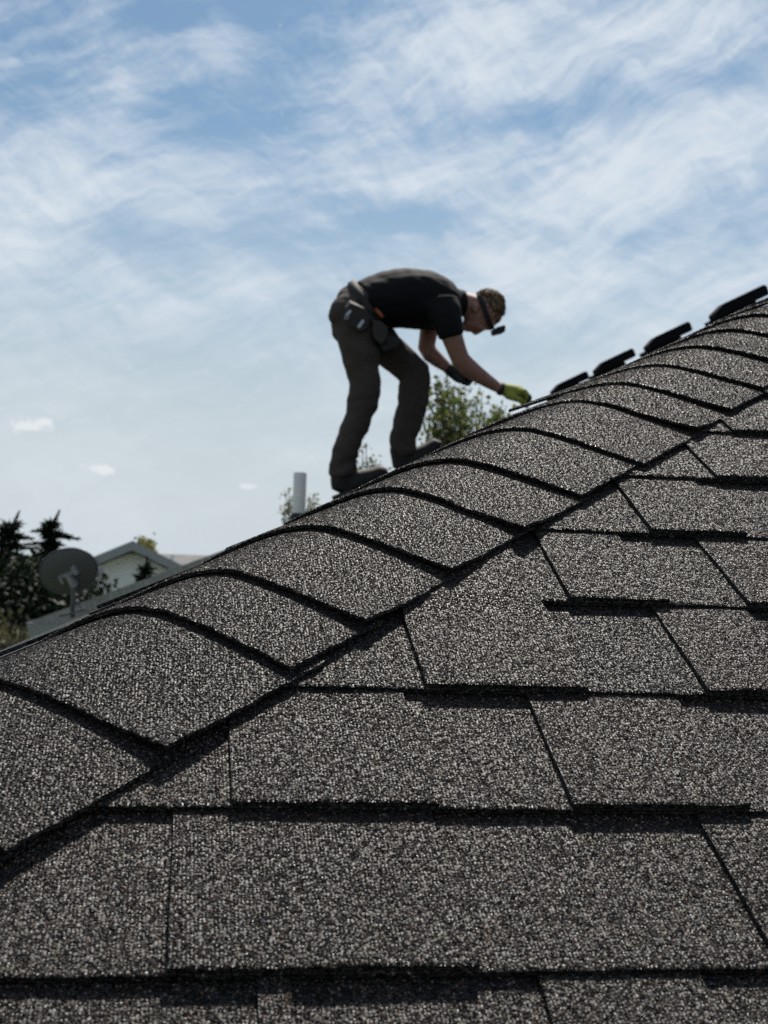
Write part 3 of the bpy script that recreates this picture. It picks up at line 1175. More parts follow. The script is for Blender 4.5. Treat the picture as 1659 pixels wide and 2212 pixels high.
# ------------------------------------------------------------------ trees
def leaf_mat(name, c0, c1, trans=0.35):
    m, n, b = new_mat(name)
    geo = n.n('ShaderNodeNewGeometry').outputs['Random Per Island']
    n.put(b.inputs['Base Color'], n.ramp(geo, [(0.0, c0), (1.0, c1)]))
    b.inputs['Roughness'].default_value = 0.65
    b.inputs['Specular IOR Level'].default_value = 0.2
    tb = n.n('ShaderNodeBsdfTranslucent')
    n.put(tb.inputs[0], n.ramp(geo, [(0.0, tuple(q * 1.5 for q in c0)), (1.0, tuple(q * 1.6 for q in c1))]))
    mx = n.n('ShaderNodeMixShader')
    mx.inputs[0].default_value = trans
    o = m.node_tree.nodes['Material Output']
    n.link(b.outputs[0], mx.inputs[1])
    n.link(tb.outputs[0], mx.inputs[2])
    n.link(mx.outputs[0], o.inputs[0])
    return m


m_leaf = leaf_mat('maple_leaf', (0.045, 0.065, 0.018), (0.12, 0.135, 0.035))
m_leaf2 = leaf_mat('yellow_green_leaf', (0.09, 0.10, 0.02), (0.17, 0.16, 0.04))
m_dry = leaf_mat('olive_shrub_leaf', (0.05, 0.055, 0.025), (0.11, 0.10, 0.055), 0.2)
m_needle = leaf_mat('dark_needle', (0.006, 0.012, 0.006), (0.016, 0.027, 0.011), 0.08)
m_bark = plain('bark', (0.06, 0.045, 0.035), 0.9, scale=12, bump=0.4)


def leaf(mb, c, size, rr):
    """a pointed leaf of four corners, folded on its midrib"""
    d = Vector((rr.gauss(0, 1), rr.gauss(0, 1), rr.gauss(-0.3, 0.8))).normalized()
    s_ = d.cross(Vector((rr.gauss(0, 1), rr.gauss(0, 1), rr.gauss(0, 1)))).normalized()
    n_ = d.cross(s_)
    k = len(mb.v)
    mb.v += [c, c + d * size * 0.45 + s_ * size * 0.4 + n_ * size * 0.1, c + d * size, c + d * size * 0.45 - s_ * size * 0.4 + n_ * size * 0.1]
    mb.f += [(k, k + 1, k + 2), (k, k + 2, k + 3)]


def leafy_tree(name, label, tips, ground, trunk_r, leafsize, per, mat, seed, group=None, spread=0.16):
    """tips: outer ends of twigs in the crown; limbs reach them from the trunk"""
    rr = random.Random(seed)
    t = thing(name, label, 'tree', ground, group)
    top = Vector((ground[0], ground[1], sum(q.z for q in tips) / len(tips) - 0.7))
    tr = MB()
    g = Vector(ground)
    tr.tube([g, g.lerp(top, 0.5) + Vector((rr.uniform(-.1, .1), 0, 0)), top], [trunk_r, trunk_r * 0.75, trunk_r * 0.4], 8)
    tr.build('trunk', m_bark, t, True)
    lv = MB()
    br = MB()
    for q in tips:
        st = g.lerp(top, rr.uniform(0.78, 1.0))
        mid = st.lerp(q, 0.55) + Vector((rr.uniform(-.1, .1), rr.uniform(-.1, .1), rr.uniform(0.0, .15)))
        br.tube([st, mid, q], [trunk_r * 0.22, trunk_r * 0.12, 0.004], 5)
        for i in range(per):
            f = rr.random() ** 0.6
            c = mid.lerp(q, f) + Vector((rr.gauss(0, spread), rr.gauss(0, spread), rr.gauss(0, spread * 0.8)))
            leaf(lv, c, leafsize * rr.uniform(0.6, 1.25), rr)
    br.build('branches', m_bark, t)
    lv.build('crown', mat, t)
    return t


YT = 17.0
rr = random.Random(3)
tips = []
# upright shoots whose tops show behind the worker
for px, py, n_t in ((935, 815, 3), (950, 840, 4), (965, 800, 2), (985, 850, 5), (1005, 880, 5), (1030, 865, 4), (1000, 835, 3), (945, 890, 5), (1045, 900, 4), (1065, 905, 3),
                    (1080, 880, 3), (1092, 875, 2), (925, 900, 4), (975, 920, 6), (1020, 930, 5), (1060, 940, 5), (1090, 915, 3), (935, 945, 5), (1000, 960, 6), (960, 870, 4)):
    for _ in range(n_t):
        tips.append(at(px + rr.gauss(0, 7), py + rr.gauss(0, 9), YT + rr.gauss(0, 0.5)))
for _ in range(60):
    tips.append(at(rr.uniform(900, 1110), rr.uniform(960, 1250), YT + rr.gauss(0, 0.9)))
gx = at(1005, 1000, YT)
leafy_tree('maple_tree', 'broadleaf tree with green crown rising behind the worker and his glove', tips, (gx.x, gx.y, GROUND_Z), 0.14, 0.075, 26, m_leaf, 11, spread=0.075)
tips = []
for px, py, n_t in ((790, 960, 2), (785, 985, 3), (800, 1000, 3), (815, 990, 2), (825, 1005, 2), (775, 1000, 2), (795, 1015, 4)):
    for _ in range(n_t):
        tips.append(at(px + rr.gauss(0, 4), py + rr.gauss(0, 4), YT + 1 + rr.gauss(0, 0.4)))
for _ in range(36):
    tips.append(at(rr.uniform(740, 850), rr.uniform(1030, 1260), YT + 1 + rr.gauss(0, 0.7)))
gx = at(795, 1000, YT + 1)
leafy_tree('young_tree', 'small tree top showing between the boots of the worker', tips, (gx.x, gx.y, GROUND_Z), 0.10, 0.065, 12, m_leaf, 12, spread=0.06)
tips = []
for px, py, n_t in ((617, 1055, 2), (624, 1075, 3), (632, 1090, 2), (614, 1090, 2), (640, 1050, 1), (672, 1075, 3), (680, 1068, 2), (684, 1085, 2), (655, 1095, 2)):
    for _ in range(n_t):
        tips.append(at(px + rr.gauss(0, 3), py + rr.gauss(0, 4), YT + 2.5 + rr.gauss(0, 0.3)))
for _ in range(30):
    tips.append(at(rr.uniform(600, 700), rr.uniform(1110, 1280), YT + 2.5 + rr.gauss(0, 0.7)))
gx = at(650, 1000, YT + 2.5)
leafy_tree('young_tree', 'small tree top showing on both sides of the vent pipe', tips, (gx.x, gx.y, GROUND_Z), 0.10, 0.07, 10, m_leaf2, 13, spread=0.05)
# yellow-green crown over the neighbour's gable
tips = [at(rr.gauss(312, 9), rr.uniform(1163, 1180), 46 + rr.gauss(0, 0.5)) for _ in range(16)]
tips += [at(rr.uniform(290, 338), rr.uniform(1180, 1230), 46 + rr.gauss(0, 0.7)) for _ in range(40)]
gx = at(312, 1160, 46)
leafy_tree('garden_tree', 'yellow-green tree top just above the gable of the white house', tips, (gx.x, gx.y, GROUND_Z), 0.16, 0.14, 34, m_leaf2, 14, spread=0.09)
# small dark evergreen before the white wall


def conifer(name, label, tip, height, rad, seed, lean=0.0, wisps=(), levels=26, group=None):
    rr = random.Random(seed)
    t = thing(name, label, 'tree', (tip.x, tip.y, tip.z - height), group)
    tr = MB()
    b0 = Vector((tip.x, tip.y, tip.z - height))
    p1 = tip - Vector((lean, 0, height * 0.07))
    p2 = tip - Vector((lean * 1.4, 0, height * 0.2))
    tr.tube([b0, p2, p1, tip], [0.09 * height / 4, 0.04 * height / 4, 0.016, 0.004], 7)
    tr.build('trunk', m_bark, t, True)
    cr = MB()

    def spray(a, b_, wid, n, sag=0.0):
        d = b_ - a
        for i in range(n):
            f = rr.random() ** 0.8
            c = a + d * f + Vector((0, 0, -sag * f * f))
            w_ = wid * (1.1 - 0.75 * f)
            e = d.normalized() * rr.uniform(0.02, 0.07) + Vector((rr.gauss(0, 1), rr.gauss(0, 1), rr.gauss(-0.15, 0.8))) * w_
            s_ = e.cross(Vector((rr.gauss(0, 1), rr.gauss(0, 1), rr.gauss(0, 1)))).normalized() * (e.length * 0.16 + 0.004)
            k = len(cr.v)
            cr.v += [c - s_, c + s_, c + e]
            cr.f += [(k, k + 1, k + 2)]
    spray(tip - Vector((lean * 0.4, 0, height * 0.035)), tip, 0.016, 50)
    spray(p1, tip, 0.03, 200)
    spray(p2, p1, 0.05, 350)
    for k in range(levels):
        f = (k + 0.4) / levels
        z = height * (0.035 + 0.93 * f)
        c = tip - Vector((lean * min(1.4, 1 + f), 0, z))
        n_b = rr.randint(4, 6)
        for j in range(n_b):
            th = 2 * math.pi * (j + rr.random() * 0.8) / n_b
            L_ = rad * (0.05 + 0.95 * f) * rr.uniform(0.4, 1.2)
            e = c + Vector((math.cos(th) * L_, math.sin(th) * L_, L_ * rr.uniform(-0.05, 0.32)))
            spray(c, e, 0.085, int(110 + 190 * L_), L_ * 0.25)
    for px, py in wisps:
        e = at(px, py, tip.y)
        c = Vector((tip.x - lean, tip.y, e.z - 0.02))
        spray(c, e, 0.05, 230, 0.05)
    cr.build('crown', m_needle, t)
    return t


YC = 22.0
conifer('spruce_tree', 'dark spruce with bent tip at the left picture edge', at(40, 1108, YC), 4.4, 1.5, 21, 0.12,
        wisps=((5, 1137), (70, 1158), (0, 1188), (75, 1200), (88, 1222), (2, 1150)), group='spruces at the left')
conifer('spruce_tree', 'dark spruce with leaning tip directly behind the satellite dish', at(127, 1106, YC + 0.6), 4.5, 1.4, 22, 0.10,
        wisps=((72, 1142), (168, 1158), (60, 1170), (150, 1152), (140, 1190), (50, 1180)), group='spruces at the left')
conifer('small_evergreen', 'small dark green evergreen against the white gable wall', at(318, 1206, 24.0), 4.0, 1.0, 23, 0.02, levels=20)


def shrub(name, label, spots, ground, leafsize, per, mat, seed, spread):
    rr = random.Random(seed)
    t = thing(name, label, 'shrub', ground)
    lv, br = MB(), MB()
    g = Vector(ground)
    for q in spots:
        br.tube([g + Vector((rr.uniform(-.3, .3), rr.uniform(-.3, .3), 0)), g.lerp(q, 0.6) + Vector((0, 0, .1)), q], [0.03, 0.018, 0.005], 5)
        for _ in range(per):
            c = g.lerp(q, 1 - 0.45 * rr.random()) + Vector((rr.gauss(0, spread), rr.gauss(0, spread), rr.gauss(0, spread)))
            leaf(lv, c, leafsize * rr.uniform(0.6, 1.2), rr)
    br.build('stems', m_bark, t)
    lv.build('foliage', mat, t)


sp = [at(rr.uniform(-60, 66), rr.uniform(1330, 1420), 15 + rr.gauss(0, 0.4)) for _ in range(70)]
gx = at(20, 1400, 15)
shrub('olive_shrub', 'olive brown shrub at the left edge below the spruces', sp, (gx.x, gx.y, GROUND_Z), 0.08, 36, m_dry, 31, 0.09)
sp = [at(rr.uniform(-40, 205), rr.uniform(1262, 1400), 20.5 + rr.gauss(0, 0.5)) for _ in range(150)]
sp += [at(rr.uniform(-40, 80), rr.uniform(1236, 1290), 20.8 + rr.gauss(0, 0.3)) for _ in range(50)]
gx = at(90, 1400, 20.5)
shrub('dark_hedge', 'dense dark evergreen hedge behind and below the satellite dish', sp, (gx.x, gx.y, GROUND_Z), 0.11, 420, m_needle, 32, 0.2)

# ------------------------------------------------------------------ the worker
YM = 5.35
MPP = (YM - CAM.y) / FPX * 0.3307 * 1.013             # metres per step of the measuring grid


def Z(zx, zy, dy=0.0):
    """measuring grid of the worker (1 step = 0.68 mm) to world, at his depth plus dy"""
    return at(658.3 + zx * 0.3307, 548.6 + zy * 0.3307, YM + dy)


GX = (Z(1000, 0) - Z(0, 0)).normalized()
GZ = (Z(0, 0) - Z(0, 1000)).normalized()
GY = Vector((0, 1, 0))


def sweep(mb, pts, seg=20):
    """closed tube through grid points (zx, zy, dy, radius in the picture, radius in depth); radii in grid steps"""
    P_ = [Z(q[0], q[1], q[2]) for q in pts]
    n = len(P_)
    k = len(mb.v)
    for i, q in enumerate(P_):
        t_ = (P_[min(i + 1, n - 1)] - P_[max(i - 1, 0)])
        t_.normalize()
        nrm = t_.cross(GY)
        if nrm.length < 1e-4:
            nrm = GX.copy()
        nrm.normalize()
        dep = nrm.cross(t_).normalized()
        for j in range(seg):
            th = 2 * math.pi * j / seg
            mb.v.append(q + nrm * (math.cos(th) * pts[i][3] * MPP) + dep * (math.sin(th) * pts[i][4] * MPP))
    for i in range(n - 1):
        for j in range(seg):
            mb.f.append((k + i * seg + j, k + i * seg + (j + 1) % seg, k + (i + 1) * seg + (j + 1) % seg, k + (i + 1) * seg + j))
    # domed ends
    for end, i in ((0, 0), (1, n - 1)):
        t_ = (P_[i] - P_[1 if i == 0 else n - 2]).normalized()
        c = P_[i] + t_ * (min(pts[i][3], pts[i][4]) * 0.35 * MPP)
        mb.v.append(c)
        c_ = len(mb.v) - 1
        for j in range(seg):
            a, b_ = k + i * seg + j, k + i * seg + (j + 1) % seg
            mb.f.append((b_, a, c_) if end == 0 else (a, b_, c_))


def ball(mb, zx, zy, dy, ra, rb, rd, ang=0.0, seg=16, rings=10):
    """ellipsoid: ra along the grid direction at ang degrees, rb across it, rd in depth"""
    c = Z(zx, zy, dy)
    ax = GX * math.cos(R(ang)) + GZ * math.sin(R(ang))
    bx_ = GZ * math.cos(R(ang)) - GX * math.sin(R(ang))
    k = len(mb.v)
    mb.v.append(c + bx_ * rb * MPP)
    for i in range(1, rings):
        ph = math.pi * i / rings
        for j in range(seg):
            th = 2 * math.pi * j / seg
            mb.v.append(c + (bx_ * math.cos(ph) * rb + ax * math.sin(ph) * math.cos(th) * ra + GY * math.sin(ph) * math.sin(th) * rd) * MPP)
    mb.v.append(c - bx_ * rb * MPP)
    last = len(mb.v) - 1
    for j in range(seg):
        mb.f.append((k, k + 1 + (j + 1) % seg, k + 1 + j))
        mb.f.append((last, k + 1 + (rings - 2) * seg + j, k + 1 + (rings - 2) * seg + (j + 1) % seg))
    for i in range(rings - 2):
        for j in range(seg):
            a, b_ = k + 1 + i * seg + j, k + 1 + i * seg + (j + 1) % seg
            mb.f.append((a, b_, b_ + seg, a + seg))


DEBUG = False


def fuse(name, mb, mat, parent, voxel=0.007, smooth=6, wrinkle=None, dec=None):
    """melts overlapping closed shapes into one continuous skin"""
    me = bpy.data.meshes.new('tmp')
    me.from_pydata([tuple(v) for v in mb.v], [], mb.f)
    bm = bmesh.new()
    bm.from_mesh(me)
    bmesh.ops.recalc_face_normals(bm, faces=bm.faces)
    bm.to_mesh(me)
    bm.free()
    tmp = bpy.data.objects.new('tmp', me)
    C.objects.link(tmp)
    md = tmp.modifiers.new('r', 'REMESH')
    md.mode = 'VOXEL'
    md.voxel_size = voxel
    sm = tmp.modifiers.new('s', 'SMOOTH')
    sm.iterations = smooth
    sm.factor = 0.5
    dg = bpy.context.evaluated_depsgraph_get()
    dg.update()
    ev_ = tmp.evaluated_get(dg)
    m2 = bpy.data.meshes.new_from_object(ev_)
    bpy.data.objects.remove(tmp)
    if wrinkle:
        nr = [v.normal.copy() for v in m2.vertices]
        for v, n_ in zip(m2.vertices, nr):
            v.co += n_ * wrinkle(v.co)
    vs = [v.co.copy() for v in m2.vertices]
    fs = [tuple(p.vertices) for p in m2.polygons]
    # keep the main piece only: drop specks and inner shells
    lead = list(range(len(vs)))

    def find(i):
        while lead[i] != i:
            lead[i] = lead[lead[i]]
            i = lead[i]
        return i
    for f in fs:
        a = find(f[0])
        for q in f[1:]:
            lead[find(q)] = a
    cnt = {}
    for i in range(len(vs)):
        cnt[find(i)] = cnt.get(find(i), 0) + 1
    if DEBUG:
        print('FUSE', name, sorted(cnt.values()))
    main = max(cnt, key=cnt.get)
    keep = {i: k for k, i in enumerate(i for i in range(len(vs)) if find(i) == main)}
    fs = [tuple(keep[q] for q in f) for f in fs if f[0] in keep]
    vs = [vs[i] for i in keep]
    o = link_mesh(name, vs, fs, mat, parent, True)
    bpy.data.meshes.remove(m2)
    return o


root = Z(380, 1540, 0)
man = thing('person', 'person in black t-shirt and grey work trousers bending over to set shingles', 'person', (root.x, root.y, left_z(root.x, root.y)))
m_skin, n_, b_ = new_mat('skin')
t_ = n_.n('ShaderNodeTexCoord').outputs['Object']
n_.put(b_.inputs['Base Color'], n_.ramp(n_.noise(t_, 40, 4, 0.6).outputs[0], [(0.3, (0.26, 0.125, 0.088)), (0.7, (0.34, 0.175, 0.125))]))
b_.inputs['Roughness'].default_value = 0.55
m_shirt = plain('black_cotton', (0.0045, 0.0045, 0.0058), 0.85, scale=50, bump=0.15, spec=0.25)
m_pant = plain('grey_work_canvas', (0.066, 0.053, 0.046), 0.9, scale=60, bump=0.2, spec=0.2)
m_boot = plain('dark_boot_leather', (0.009, 0.008, 0.0075), 0.7, scale=60, bump=0.2)
m_sole = plain('boot_sole', (0.03, 0.026, 0.022), 0.8)
m_lime = plain('lime_glove_knit', (0.29, 0.31, 0.045), 0.8, scale=90, bump=0.2)
m_dark = plain('black_glove_grip', (0.012, 0.012, 0.012), 0.7, scale=90, bump=0.2)
m_hair, n_, b_ = new_mat('brown_hair')
t_ = n_.n('ShaderNodeTexCoord').outputs['Object']
n_.put(b_.inputs['Base Color'], n_.ramp(n_.noise(t_, 55, 3, 0.6).outputs[0], [(0.40, (0.035, 0.021, 0.012)), (0.5, (0.12, 0.075, 0.042)), (0.62, (0.21, 0.14, 0.085))]))
b_.inputs['Roughness'].default_value = 0.85
b_.inputs['Specular IOR Level'].default_value = 0.15
m_band = plain('black_elastic', (0.008, 0.008, 0.009), 0.8)
m_pouch = plain('dark_tool_leather', (0.020, 0.016, 0.014), 0.75, scale=40, bump=0.25)
m_pouch2 = plain('olive_tool_canvas', (0.035, 0.032, 0.026), 0.85, scale=40, bump=0.25)
m_orange = plain('orange_handle', (0.30, 0.07, 0.015), 0.5)
m_steel = plain('steel', (0.32, 0.32, 0.34), 0.35, 1.0, var=0.05)

# body: head, neck, shoulders, trunk core and both bare arms in one skin
mb = MB()
# cranium, face, jaw
ball(mb, 1185, 362, 0, 108, 122, 108, 4)
ball(mb, 1130, 408, 0, 98, 84, 92, 8)
sweep(mb, [(1165, 440, 0, 62, 82), (1110, 455, 0, 56, 76), (1060, 462, 0, 44, 58), (1042, 466, 0, 32, 40)])
ball(mb, 1045, 478, 0, 26, 26, 34)                 # chin
ball(mb, 1205, 470, 0, 36, 28, 72)                 # brow
sweep(mb, [(1170, 488, 0, 12, 15), (1140, 505, 0, 16, 18), (1112, 519, 0, 16, 20), (1100, 508, 0, 12, 18)], 12)   # nose
ball(mb, 1078, 500, 0, 13, 9, 30)                  # upper lip
ball(mb, 1062, 501, 0, 11, 8, 27)                  # lower lip
for s_ in (-1, 1):
    ball(mb, 1140, 478, s_ * 0.030, 30, 24, 30)       # cheek
    ball(mb, 1118, 352, s_ * 0.0635, 34, 26, 14, 70)   # ear
    ball(mb, 1104, 362, s_ * 0.064, 14, 12, 14)
# neck
sweep(mb, [(960, 322, 0, 92, 105), (1010, 322, 0, 82, 88), (1060, 330, 0, 76, 82), (1110, 345, 0, 76, 84)])
# trunk core
sweep(mb, [(420, 330, 0, 105, 165), (560, 290, 0, 130, 190), (720, 285, 0, 150, 215), (860, 310, 0, 135, 225), (950, 325, 0, 105, 190)])
SHO = 0.165
# near (right) arm
sweep(mb, [(890, 318, -0.08, 84, 74), (905, 355, -SHO + .01, 76, 74), (935, 440, -SHO - .02, 72, 68), (962, 540, -SHO - .02, 70, 64), (990, 620, -SHO - .01, 64, 60),
           (1018, 690, -SHO + .0, 62, 58), (1060, 735, -SHO + .01, 62, 58), (1120, 782, -SHO + .02, 56, 52), (1190, 828, -SHO + .03, 45, 44),
           (1250, 866, -SHO + .035, 36, 38), (1290, 885, -SHO + .035, 34, 38)])
# far (left) arm
sweep(mb, [(862, 318, 0.09, 80, 70), (838, 360, SHO - .01, 70, 70), (818, 450, SHO, 64, 66), (805, 540, SHO, 60, 62), (795, 610, SHO, 60, 58), (822, 655, SHO - .01, 58, 56),
           (870, 695, SHO - .02, 50, 48), (915, 730, SHO - .03, 40, 40), (950, 757, SHO - .035, 36, 38)])
body = fuse('body', mb, m_skin, man, 0.0055, 5)
# eyes
for s_ in (-1, 1):
    mb = MB()
    ball(mb, 1168, 487, s_ * 0.031, 11, 11, 11, 0, 10, 6)
    mb.build('eye', plain('eye', (0.5, 0.48, 0.45), 0.2), man, True)

# trousers
mb = MB()
HD = 0.085
sweep(mb, [(395, 285, 0, 135, 205), (345, 340, 0, 150, 225), (320, 410, 0, 158, 240), (330, 490, 0, 155, 230), (360, 560, 0, 125, 200)])
ball(mb, 290, 400, -HD, 130, 140, 125, 60)
ball(mb, 300, 400, HD, 130, 140, 125, 60)
# near leg
sweep(mb, [(330, 430, -HD, 150, 135), (350, 540, -HD - .01, 142, 135), (362, 640, -HD - .015, 129, 126), (376, 740, -HD - .015, 115, 118), (391, 830, -HD - .015, 107, 110),
           (395, 900, -HD - .015, 101, 104), (378, 980, -HD - .015, 100, 98), (345, 1080, -HD - .015, 93, 94), (308, 1170, -HD - .015, 86, 90),
           (274, 1260, -HD - .015, 80, 86), (253, 1340, -HD - .015, 87, 88), (247, 1400, -HD - .015, 92, 90), (258, 1450, -HD - .015, 84, 84)])
# far leg
sweep(mb, [(390, 470, HD, 140, 130), (470, 560, HD + .01, 128, 126), (570, 650, HD + .02, 118, 116), (650, 720, HD + .02, 108, 110), (716, 780, HD + .02, 104, 105),
           (722, 850, HD + .02, 103, 102), (706, 940, HD + .02, 100, 98), (688, 1040, HD + .02, 99, 95), (668, 1120, HD + .02, 97, 93),
           (640, 1190, HD + .02, 89, 92), (642, 1260, HD + .02, 88, 90), (655, 1310, HD + .02, 76, 80)])


def trouser_wrinkle(co):
    q = co - root
    a = noise.noise(Vector((q.x * 9, q.y * 9, q.z * 14))) * 0.010
    b_ = noise.noise(Vector((q.x * 22 + 7, q.y * 20, q.z * 26 + q.x * 16))) * 0.0042
    zz = (co.z - Z(0, 1450).z)
    ank = math.exp(-(zz / 0.13) ** 2) + 0.8 * math.exp(-((co.z - Z(0, 930).z) / 0.05) ** 2)
    c = math.sin(co.z * 110 + 6 * noise.noise(q * 6)) * 0.0028 * ank
    return a + b_ + c


trousers = fuse('trousers', mb, m_pant, man, 0.0075, 5, trouser_wrinkle)

# boots
for nm, toe, ank, heel, dy in (('near', (525, 1418), (285, 1430), (232, 1500), -HD - .015), ('far', (878, 1238), (660, 1275), (630, 1360), HD + .02)):
    mb = MB()
    tx, ty = toe
    axx, ay = ank
    hx, hy = heel
    sweep(mb, [(axx - 20, ay - 50, dy, 78, 68), (axx - 25, ay + 5, dy, 84, 72), (hx + 15, hy - 15, dy, 82, 68), (hx + 5, hy + 45, dy, 64, 62)])
    sweep(mb, [(hx + 5, hy + 36, dy, 66, 60), ((hx * 2 + tx) / 3 + 20, (hy * 2 + ty) / 3 + 14, dy, 74, 68), ((hx + tx * 2) / 3 + 5, (hy + ty * 2) / 3 + 14, dy, 62, 72), (tx - 22, ty + 6, dy, 46, 66), (tx + 8, ty + 12, dy, 30, 46)])
    bo = fuse('boot', mb, m_boot, man, 0.006, 4)
    mb = MB()
    a = Z(hx - 40, hy + 112, dy)
    b_ = Z(tx + 22, ty + 52, dy)
    d_ = (b_ - a)
    nn_ = d_.normalized().cross(GY)
    if nn_.z < 0:
        nn_ = -nn_
    prof = [(0.0, .030), (0.05, .040), (0.30, .040), (0.45, .034), (0.72, .046), (0.9, .040), (1.0, .012)]
    up_ = [a + d_ * f + GY * w_ for f, w_ in prof] + [a + d_ * f - GY * w_ for f, w_ in prof[::-1]]
    mb.prism(up_, nn_ * 0.022)
    mb.build('sole', m_sole, bo)

# t-shirt
mb = MB()
sweep(mb, [(385, 335, 0, 158, 222), (440, 318, 0, 172, 226), (540, 300, 0, 190, 228), (660, 292, 0, 199, 232), (780, 300, 0, 196, 244), (870, 318, 0, 178, 250), (940, 335, 0, 146, 235), (985, 338, 0, 110, 160)])
sweep(mb, [(960, 330, 0, 112, 130), (1010, 322, 0, 97, 104), (1052, 322, 0, 88, 94)])
sweep(mb, [(890, 330, -SHO + .02, 120, 110), (920, 410, -SHO - .01, 108, 100), (945, 480, -SHO - .02, 92, 90), (960, 535, -SHO - .02, 82, 84)])
sweep(mb, [(830, 340, SHO - .02, 110, 110), (822, 420, SHO, 90, 92), (813, 490, SHO, 72, 84)])


def shirt_wrinkle(co):
    q = co - root
    return noise.noise(Vector((q.x * 8, q.y * 8, q.z * 8))) * 0.006 + noise.noise(Vector((q.x * 26 + q.z * 14, q.y * 12, q.z * 22))) * 0.0035


shirt = fuse('t_shirt', mb, m_shirt, man, 0.0075, 5, shirt_wrinkle)

# gloves: palm, four bent fingers and a thumb, fused
mb = MB()
gd = -SHO + .035
ball(mb, 1425, 945, gd - .012, 34, 30, 36)
sweep(mb, [(1278, 880, gd, 40, 44), (1310, 888, gd, 42, 48), (1360, 900, gd, 46, 58), (1410, 906, gd, 44, 62)])
for k, (fd, l_) in enumerate(((-.036, 0.92), (-.013, 1.0), (.011, 0.97), (.034, 0.85))):
    sweep(mb, [(1395, 896, gd + fd, 20, 16), (1438, 898, gd + fd * 1.05, 18, 15.5), (1462, 928, gd + fd, 17, 15), (1458, 965, gd + fd * 0.85, 15.5, 14), (1446, 965 + 38 * l_, gd + fd * 0.7, 13, 12.5)], 10)
sweep(mb, [(1325, 915, gd - .03, 24, 20), (1368, 938, gd - .043, 23, 19), (1412, 955, gd - .04, 22, 17), (1436, 996, gd - .028, 15, 14)], 10)
glove = fuse('glove', mb, m_lime, man, 0.0038, 3)
mb = MB()
sweep(mb, [(1272, 876, gd, 43, 46), (1284, 882, gd, 44, 47), (1296, 888, gd, 42, 46)])
mb.build('glove_cuff', m_dark, glove, True)
# dark rubber coating over palm and finger ends
mb = MB()
for k, fd in enumerate((-.036, -.013, .011, .034)):
    sweep(mb, [(1462, 925, gd + fd * 0.98, 18.5, 16), (1467, 940, gd + fd * 0.98, 18.5, 16), (1459, 966, gd + fd * 0.85, 17, 15.2), (1446, 1003, gd + fd * 0.7, 14.5, 13.5)], 10)
sweep(mb, [(1320, 925, gd - .004, 20, 50), (1375, 938, gd - .006, 24, 60), (1420, 948, gd - .004, 26, 60)], 14)
mb.build('grip_coating', m_dark, glove, True)
mb = MB()
fd0 = SHO - .035
sweep(mb, [(930, 742, fd0, 40, 44), (965, 768, fd0, 44, 50), (1010, 798, fd0, 48, 58), (1045, 815, fd0, 42, 56)])
for k, fd in enumerate((-.034, -.012, .011, .033)):
    sweep(mb, [(1030, 790, fd0 + fd, 19, 16), (1068, 808, fd0 + fd, 17, 15), (1088, 832, fd0 + fd, 16, 14.5), (1070, 852, fd0 + fd, 15, 14), (1042, 848, fd0 + fd * .9, 13, 13)], 10)
sweep(mb, [(975, 795, fd0 - .035, 20, 19), (1010, 828, fd0 - .045, 18, 17), (1045, 845, fd0 - .03, 15, 15)], 10)
fuse('glove', mb, m_dark, man, 0.0045, 3)

# hair: short, swept over the crown; lit rim of loose strands
mb = MB()
ball(mb, 1196, 352, 0, 114, 124, 112, 4)
ball(mb, 1240, 330, 0, 66, 84, 92, -30)
ball(mb, 1172, 290, 0, 60, 62, 92, 0)
hair = fuse('hair', mb, m_hair, man, 0.006, 3, lambda co: (noise.noise((co - root) * 80) * 0.007 + noise.noise((co - root) * 30) * 0.008))
# strands
mb = MB()
rr = random.Random(8)
for _ in range(900):
    th = rr.uniform(-0.5, 1.9)
    dy = rr.gauss(0, 0.04)
    rr_ = 118 * math.sqrt(max(0.1, 1 - (dy / 0.085) ** 2)) if abs(dy) < 0.08 else 40
    zx, zy = 1196 + math.cos(th) * rr_ * 0.93, 352 - math.sin(th) * rr_
    a = Z(zx, zy, dy)
    d_ = (GX * math.cos(th + 0.9) + GZ * math.sin(th + 0.9)) * rr.uniform(6, 26) * MPP + Vector((0, rr.gauss(0, 0.006), 0))
    s_ = d_.cross(GY).normalized() * 0.0011
    k = len(mb.v)
    mb.v += [a - s_, a + s_, a + d_]
    mb.f.append((k, k + 1, k + 2))
mb.build('strands', m_hair, hair)
# the face opening of the hair is hidden by a head band with a lamp on the brow
mb = MB()
sweep(mb, [(1128, 262, 0, 22, 80), (1150, 340, 0, 24, 113), (1182, 420, 0, 26, 108), (1218, 486, 0, 24, 62)], 20) if False else None
n_s = 44
vs, fs = [], []
for j in range(n_s):
    th = 2 * math.pi * j / n_s
    # ring lying in a tilted plane round the skull
    cx, cy = 1180 + 46 * math.cos(th), 372 + 122 * math.cos(th)
    dd = 0.0785 * math.sin(th)
    for wx, wy in ((-15, 6), (15, -6)):
        vs.append(Z(cx + wx, cy + wy, dd))
    for wx, wy in ((-15, 6), (15, -6)):
        vs.append(Z(1180 + (cx - 1180) * .95 + wx, 372 + (cy - 372) * .95 + wy, dd * .95))
for j in range(n_s):
    a, b_ = j * 4, ((j + 1) % n_s) * 4
    fs += [(a, a + 1, b_ + 1, b_), (a + 2, b_ + 2, b_ + 3, a + 3), (a, b_, b_ + 2, a + 2), (a + 1, a + 3, b_ + 3, b_ + 1)]
mb.add(vs, fs)
band = mb.build('head_band', m_band, man, True)
mb = MB()
c = Z(1262, 500, 0)
a1 = (GX * math.cos(R(9)) + GZ * math.sin(R(9)))
b1 = GZ * math.cos(R(9)) - GX * math.sin(R(9))
